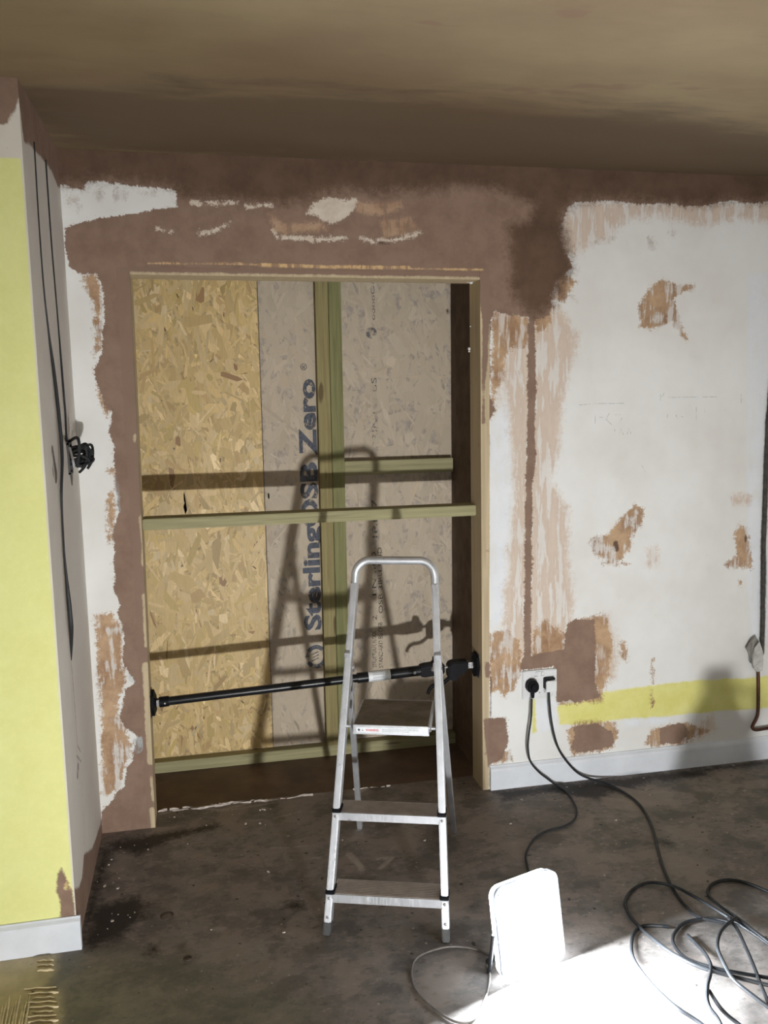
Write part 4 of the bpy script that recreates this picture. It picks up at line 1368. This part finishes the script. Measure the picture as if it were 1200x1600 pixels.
# ------------------------------------------------------------------ floodlights
def floodlight(name, label, origin, rot, tilt, w, h, z0, chip, emat, stand):
    lt = thing(name, label, 'floodlight', origin, 'floodlights on the floor')
    B = Matrix.Translation(Vector(origin)) @ Matrix.Rotation(rot, 4, 'Z')
    T = B @ Matrix.Translation((0, 0, z0)) @ Matrix.Rotation(-tilt, 4, 'X')
    # housing, open bezel, diffuser
    MB().box(-w/2+0.012, w/2-0.012, 0.004, 0.040, 0.012, h-0.012, T).build('housing', M['black'], lt, bevel=0.006)
    mb = MB()
    rr = 0.03
    outer, inner = [], []
    for cx_, cz_, a0 in ((w/2-rr, h-rr, 0), (-w/2+rr, h-rr, 90), (-w/2+rr, rr, 180), (w/2-rr, rr, 270)):
        for k in range(6):
            a_ = math.radians(a0+k*18)
            outer.append((cx_+rr*math.cos(a_), cz_+rr*math.sin(a_)))
            inner.append((cx_+(rr-0.012)*math.cos(a_), cz_+(rr-0.012)*math.sin(a_)))
    n = len(outer)
    vs = [T @ Vector((x, -0.006, z)) for x, z in outer]+[T @ Vector((x, -0.006, z)) for x, z in inner]
    vs += [T @ Vector((x, 0.014, z)) for x, z in outer]+[T @ Vector((x, 0.014, z)) for x, z in inner]
    fs = []
    for i in range(n):
        j = (i+1) % n
        fs += [(i, j, n+j, n+i), (2*n+i, 3*n+i, 3*n+j, 2*n+j), (i, 2*n+i, 2*n+j, j), (n+i, n+j, 3*n+j, 3*n+i)]
    MB().add(vs, fs).build('bezel', M['bezel'], lt)
    if chip:
        MB().box(-chip/2, chip/2, -0.004, 0.002, h/2-chip/2, h/2+chip/2, T).build('light_chip', emat, lt)
        MB().box(-w/2+0.012, w/2-0.012, 0.001, 0.004, 0.012, h-0.012, T).build('reflector', M['bezel'], lt)
    else:
        MB().prism(inner, 0.0, 0.004, T @ Matrix.Rotation(math.pi/2, 4, 'X')).build('diffuser', emat, lt)
    if not chip:                     # milky side rim, its glow added to light the nearby floor
        mb = MB()
        sc = [(x*0.985, (z-h/2)*0.985+h/2) for x, z in outer]
        mb.add([T @ Vector((x, 0.0145, z)) for x, z in sc]+[T @ Vector((x*0.97, 0.036, (z-h/2)*0.97+h/2)) for x, z in sc],
               [(i, (i+1) % n, n+(i+1) % n, n+i) for i in range(n)])
        mb.build('added_glow_rim', emit_mat('added_rim_glow', LAMP_NEAR_COLOUR, RIM_GLOW_STRENGTH), lt)
    # cooling fins on the back
    mb = MB()
    for k in range(9):
        x = -w/2+0.025+k*(w-0.05)/8
        mb.box(x-0.0015, x+0.0015, 0.040, 0.054, 0.03, h-0.03, T)
    mb.build('cooling_fins', M['black'], lt)
    # stand
    mb = MB()
    if stand:
        for s in (-1, 1):
            mb.tube([T @ Vector((s*(w/2+0.004), 0.02, h*0.5)), B @ Vector((s*(w/2+0.004), 0.06, z0)), B @ Vector((s*(w/2-0.02), 0.10, 0.006))], 0.006, 8)
        mb.tube([B @ Vector((-w/2+0.02, 0.10, 0.006)), B @ Vector((w/2-0.02, 0.10, 0.006))], 0.006, 8)
    else:
        mb.tube([B @ Vector((0, 0.05, 0.02)), B @ Vector((0, 0.05, z0+0.04))], 0.011, 10)
        for k in range(3):
            a_ = k*2*math.pi/3+0.3
            mb.tube([B @ Vector((0, 0.05, 0.10)), B @ Vector((0.22*math.cos(a_), 0.05+0.22*math.sin(a_), 0.007))], 0.007, 8)
    mb.build('stand', M['black_metal'], lt, smooth=True)
    return lt, T


t = NT('clear_lamp_rim')
t.b.inputs['Transmission Weight'].default_value = 0.75
t.fin((0.85, 0.88, 0.92), 0.25, 0, 0.5)
M['bezel'] = t.m
E_near = emit_mat('bright_lamp_face', LAMP_NEAR_COLOUR, LAMP_NEAR_STRENGTH)
E_far = emit_mat('bright_lamp_chip', LAMP_FAR_COLOUR, 60.0)
la, Ta = floodlight('floodlight', 'glaring white floodlight standing on the floor beside the ladder', (1.055, -1.088, 0), math.radians(18), math.radians(10),
                    0.215, 0.256, 0.004, 0, E_near, True)
lb_, Tb = floodlight('floodlight', 'second floodlight on a low wire stand, below the frame, lighting the wall', (FARX, FARY, 0), math.radians(180), math.radians(2),
                     0.16, 0.13, FARZ-0.065, 0.09, E_far, True)
sd = bpy.data.lights.new('lamp_beam', 'SPOT')
sd.energy = LAMP_FAR_WATTS
sd.color = LAMP_FAR_COLOUR
sd.spot_size = math.radians(96)
sd.spot_blend = 1.0
sd.shadow_soft_size = 0.045
so = bpy.data.objects.new('lamp_beam', sd)
COL.objects.link(so)
so.matrix_world = Matrix.Translation((FARX, FARY+0.02, FARZ)) @ (Vector((0.75, 0.0, 0.80))-Vector((FARX, FARY+0.02, FARZ))).to_track_quat('-Z', 'Y').to_matrix().to_4x4()
so.parent = lb_
so.matrix_parent_inverse = lb_.matrix_world.inverted()

# ------------------------------------------------------------------ cables on the bare return, left
def rpt(x, y, off):
    return at(x, y, 0, XL+off)


mb = MB().tube(spline([rpt(53, 222, .001), rpt(60, 340, .001), rpt(68, 450, .001), rpt(76, 520, .002), rpt(83, 570, .006), rpt(89, 620, .010), rpt(95, 680, .014), rpt(97, 720, .014), rpt(96, 765, .010),
                       rpt(97, 800, .008), rpt(100, 860, .008), rpt(104, 905, .010), rpt(108, 945, .012), rpt(111, 980, .012), rpt(111.5, 1005, .006), rpt(111.5, 1032, .001)], 6),
               list(np.interp(np.linspace(0, 15, 91), range(16), [.0025, .0025, .003, .0032, .0045, .0052, .0052, .005, .004, .003, .003, .0045, .007, .007, .005, .001])), 8)
tag(mb.build('wall_cable', M['cable'], smooth=True), 'long black cable sagging down the bare return beside the yellow wall', 'cable', 'cables on the bare return')
mb = MB().tube(spline([rpt(71, 250, .001), rpt(80, 380, .001), rpt(90, 500, .001), rpt(96, 570, .003), rpt(100, 620, .005), rpt(102, 645, .003), rpt(104, 690, .004)], 6), 0.0032, 8)
tag(mb.build('wall_cable', M['cable'], smooth=True), 'shorter black cable in the chase nearest the corner above the bundle', 'cable', 'cables on the bare return')
# lump of cut wires in an empty box
wb = thing('wire_bundle', 'bundle of curled black wires sticking out of a hole in the return', 'wires', rpt(108, 715, 0))
mb = MB()
pc = rpt(108, 716, 0)
for a_, b_, c_, d_ in ((-.035, -.029, -.05, .05), (.029, .035, -.05, .05), (-.035, .035, -.05, -.044), (-.035, .035, .044, .05)):
    mb.box(XL-0.002, XL+0.006, pc[1]+a_, pc[1]+b_, pc[2]+c_, pc[2]+d_)
tag(mb.build('box_rim', M['rubber'], wb), 'dark rim of the back box')
r3 = random.Random(5)
for i in range(11):
    b_ = Vector((XL, pc[1]+r3.uniform(-.02, .02), pc[2]+r3.uniform(-.025, .035)))
    m_ = b_+Vector((0.045+0.03*r3.random(), r3.uniform(-.02, .02), r3.uniform(-.01, .03)))
    e_ = Vector((XL+0.02+0.04*r3.random(), pc[1]+r3.uniform(-.02, .025), pc[2]+r3.uniform(-.055, -.01)))
    MB().tube(spline([b_, b_.lerp(m_, .6), m_, e_.lerp(m_, .4)+Vector((.01, 0, 0)), e_], 5), 0.0045, 7).build('wire', M['cable'], wb, smooth=True)
o = MB().tube(spline([rpt(118, 728, .03), rpt(128, 715, .04), rpt(136.5, 698, .05)], 5), 0.0045, 7).build('wire', M['cable'], wb, smooth=True)
o = MB().tube(spline([rpt(108, 690, .0), rpt(121, 684, .045), rpt(124, 705, .05), rpt(120, 730, .04)], 5), 0.005, 7).build('wire', M['cable'], wb, smooth=True)
mb = MB().tube(spline([rpt(109, 700, .02), rpt(113, 715, .045), rpt(116, 730, .05)], 5), 0.0035, 6)
tag(mb.build('wire', M['alu'], wb, smooth=True), 'bare grey wire end')

# ------------------------------------------------------------------ copper pipe, flakes and conduit at the right edge
mb = MB().tube(spline([at(1222, 330, 1, -.004), at(1208, 560, 1, -.006), at(1200, 660, 1, -.008), at(1195.5, 770, 1, -.010), at(1193, 880, 1, -.010), at(1191.5, 975, 1, -.012), at(1189, 1030, 1, -.010)], 6), 0.008, 8)
tag(mb.build('conduit', plain('dirty_grey_conduit', (0.045, 0.043, 0.037), 0.8, 0, 0.4, 60), smooth=True), 'dark dirty conduit running up the wall at the right edge', 'conduit')
mb = MB().tube(spline([at(1184.5, 1040, 1, -.012), at(1185, 1075, 1, -.014), at(1184.5, 1110, 1, -.016), at(1182, 1122, 1, -.018), at(1176.5, 1133, 1, -.020), at(1176, 1138, 1, -.022), at(1182, 1140.5, 1, -.022),
                       at(1200, 1138, 1, -.022), at(1260, 1131, 1, -.022), at(1500, 1106, 1, -.022)], 6), 0.0068, 10)
t = NT('tarnished_copper')
c = t.mix(t.ramp(t.noise(18, 5), 0.35, 0.7), (0.055, 0.022, 0.015), (0.12, 0.05, 0.03))
tag(mb.build('copper_pipe', t.fin(c, 0.4, 0.6), smooth=True), 'brown copper pipe bending along above the skirting at right edge', 'pipe')
flk = thing('plaster_flake', 'torn grey plaster flakes hanging over the pipe at right edge', 'plaster', at(1185, 1048, 1, -0.02))
fm = plain('torn_grey_plaster', (0.48, 0.47, 0.45), 0.85, 0, 0.2, 40)
fd = plain('dark_plaster_paper', (0.27, 0.265, 0.24), 0.85, 0, 0.2, 40)  # darker grey for the first flake
for nm, pts, mat, off in (('flake', [(1181, 994), (1185, 1001), (1178, 1020), (1174, 1037), (1172, 1035), (1171, 1024), (1167, 1014), (1175, 1000)], fd, -0.022),
                          ('flake', [(1187, 1002), (1192, 1018), (1193, 1032), (1191, 1048), (1184, 1050), (1178, 1045), (1176, 1028), (1180, 1012)], fm, -0.030)):
    mb = MB()
    n = len(pts)
    vs = [at(x, y, 1, off+0.010*math.sin(i*1.7)) for i, (x, y) in enumerate(pts)]
    vs2 = [v_+np.array((0, 0.006, 0)) for v_ in vs]
    mb.add(vs+vs2, [tuple(range(n)), tuple(range(2*n-1, n-1, -1))]+[(i, n+i, n+(i+1) % n, (i+1) % n) for i in range(n)])
    mb.build(nm, mat, flk)

# ------------------------------------------------------------------ small things on the floor
for px, py, r, lab in ((261, 1430, 0.019, 'small rusty metal ring lying on the floor near the yellow wall'), (293, 1497, 0.011, 'tiny metal ring on the floor in the left foreground')):
    p = at(px, py, 2, 0.003)
    pts = [(p[0]+r*math.cos(k*2*math.pi/20), p[1]+r*math.sin(k*2*math.pi/20), 0.0025) for k in range(21)]
    o = MB().tube(pts, 0.0022, 6).build('metal_ring', plain('rusty_steel', (0.07, 0.05, 0.038), 0.6, 0.2, 0.4, 90))
    tag(o, lab, 'ring', 'metal rings on the floor')
mb = MB()
r4 = random.Random(9)
spots = [(555, 1318), (535, 1313), (745, 1185), (186, 1372), (170, 1352), (210, 1321), (200, 1430), (175, 1428), (560, 1318), (330, 1453), (640, 1232), (700, 1180), (875, 1320), (850, 1262), (1045, 1372), (950, 1258),
         (1010, 1235), (1125, 1255), (815, 1250), (690, 1255), (720, 1272)]
spots += [(r4.uniform(160, 720), r4.uniform(1300, 1470)) for _ in range(10)]+[(r4.uniform(150, 240), r4.uniform(1310, 1470)) for _ in range(12)]
spots += [(r4.uniform(250, 520), r4.uniform(1262, 1290)) for _ in range(16)]+[(r4.uniform(780, 1190), r4.uniform(1240, 1370)) for _ in range(12)]
for px, py in spots:
    p = at(px, py, 2, 0.0)
    if p[0] < XL+0.01 and p[1] > YB-0.03:
        continue
    s_ = r4.choice((0.0015, 0.002, 0.0025, 0.004))
    Mt = Matrix.Translation((p[0], p[1], s_*0.4)) @ Matrix.Rotation(r4.uniform(0, 6.28), 4, (r4.random(), r4.random(), 1))
    mb.box(-s_, s_*1.2, -s_*0.7, s_*0.8, -s_*0.5, s_*0.5, Mt)
tag(mb.build('plaster_crumbs', plain('plaster_crumb', (0.42, 0.36, 0.31), 0.9, 0, 0.5, 60)), 'scattered pale plaster crumbs over the concrete floor', 'debris', kind='stuff')

# jug added out of view, shaped to cast the soft shadow on the right wall
JX, JY = 1.604, -1.82
bt = thing('added_shadow_jug', 'unseen dark plastic jug added outside the frame to cast a wall shadow', 'jug', (JX, JY, 0))
Mt = Matrix.Translation((JX, JY, 0))
MB().lathe([(0.100, 0.0), (0.106, 0.008), (0.098, 0.09), (0.078, 0.17), (0.050, 0.225), (0.036, 0.245), (0.034, 0.262)], Mt, 28).build('shadow_jug_body', M['black'], bt, smooth=True)
MB().lathe([(0.038, 0.262), (0.038, 0.296), (0.030, 0.303)], Mt, 20).build('cap', M['rubber'], bt, smooth=True)
MB().tube(spline([(JX+0.03, JY, 0.250), (JX+0.075, JY, 0.245), (JX+0.098, JY, 0.20), (JX+0.080, JY, 0.155)], 6), 0.010, 10).build('handle', M['black'], bt, smooth=True)

# faint pencil jottings on the white wall
mb = MB()
for pts in ([(905, 633), (925, 631), (975, 630)], [(930, 646), (930, 662)], [(936, 652), (942, 652)], [(952, 646), (947, 655), (956, 664)], [(960, 648), (970, 648)], [(968, 662), (972, 652)],
            [(960, 670), (962, 679)], [(968, 679), (970, 670), (974, 679)], [(980, 679), (982, 669), (986, 678)], [(1032, 616), (1032, 626)], [(1034, 620), (1038, 614)], [(1045, 621), (1120, 620)],
            [(1088, 632), (1088, 656)], [(1101, 638), (1101, 646)], [(1043, 647), (1043, 653)], [(1056, 648), (1058, 653)], [(1063, 650), (1068, 652)], [(1158, 616), (1158, 630)], [(1002, 725), (1008, 738)]):
    mb.tube([at(x, y, 1, -0.0008) for x, y in pts], 0.0007, 4)
tag(mb.build('pencil_marks', M['pencil'], wall_back), 'faint pencil jottings')
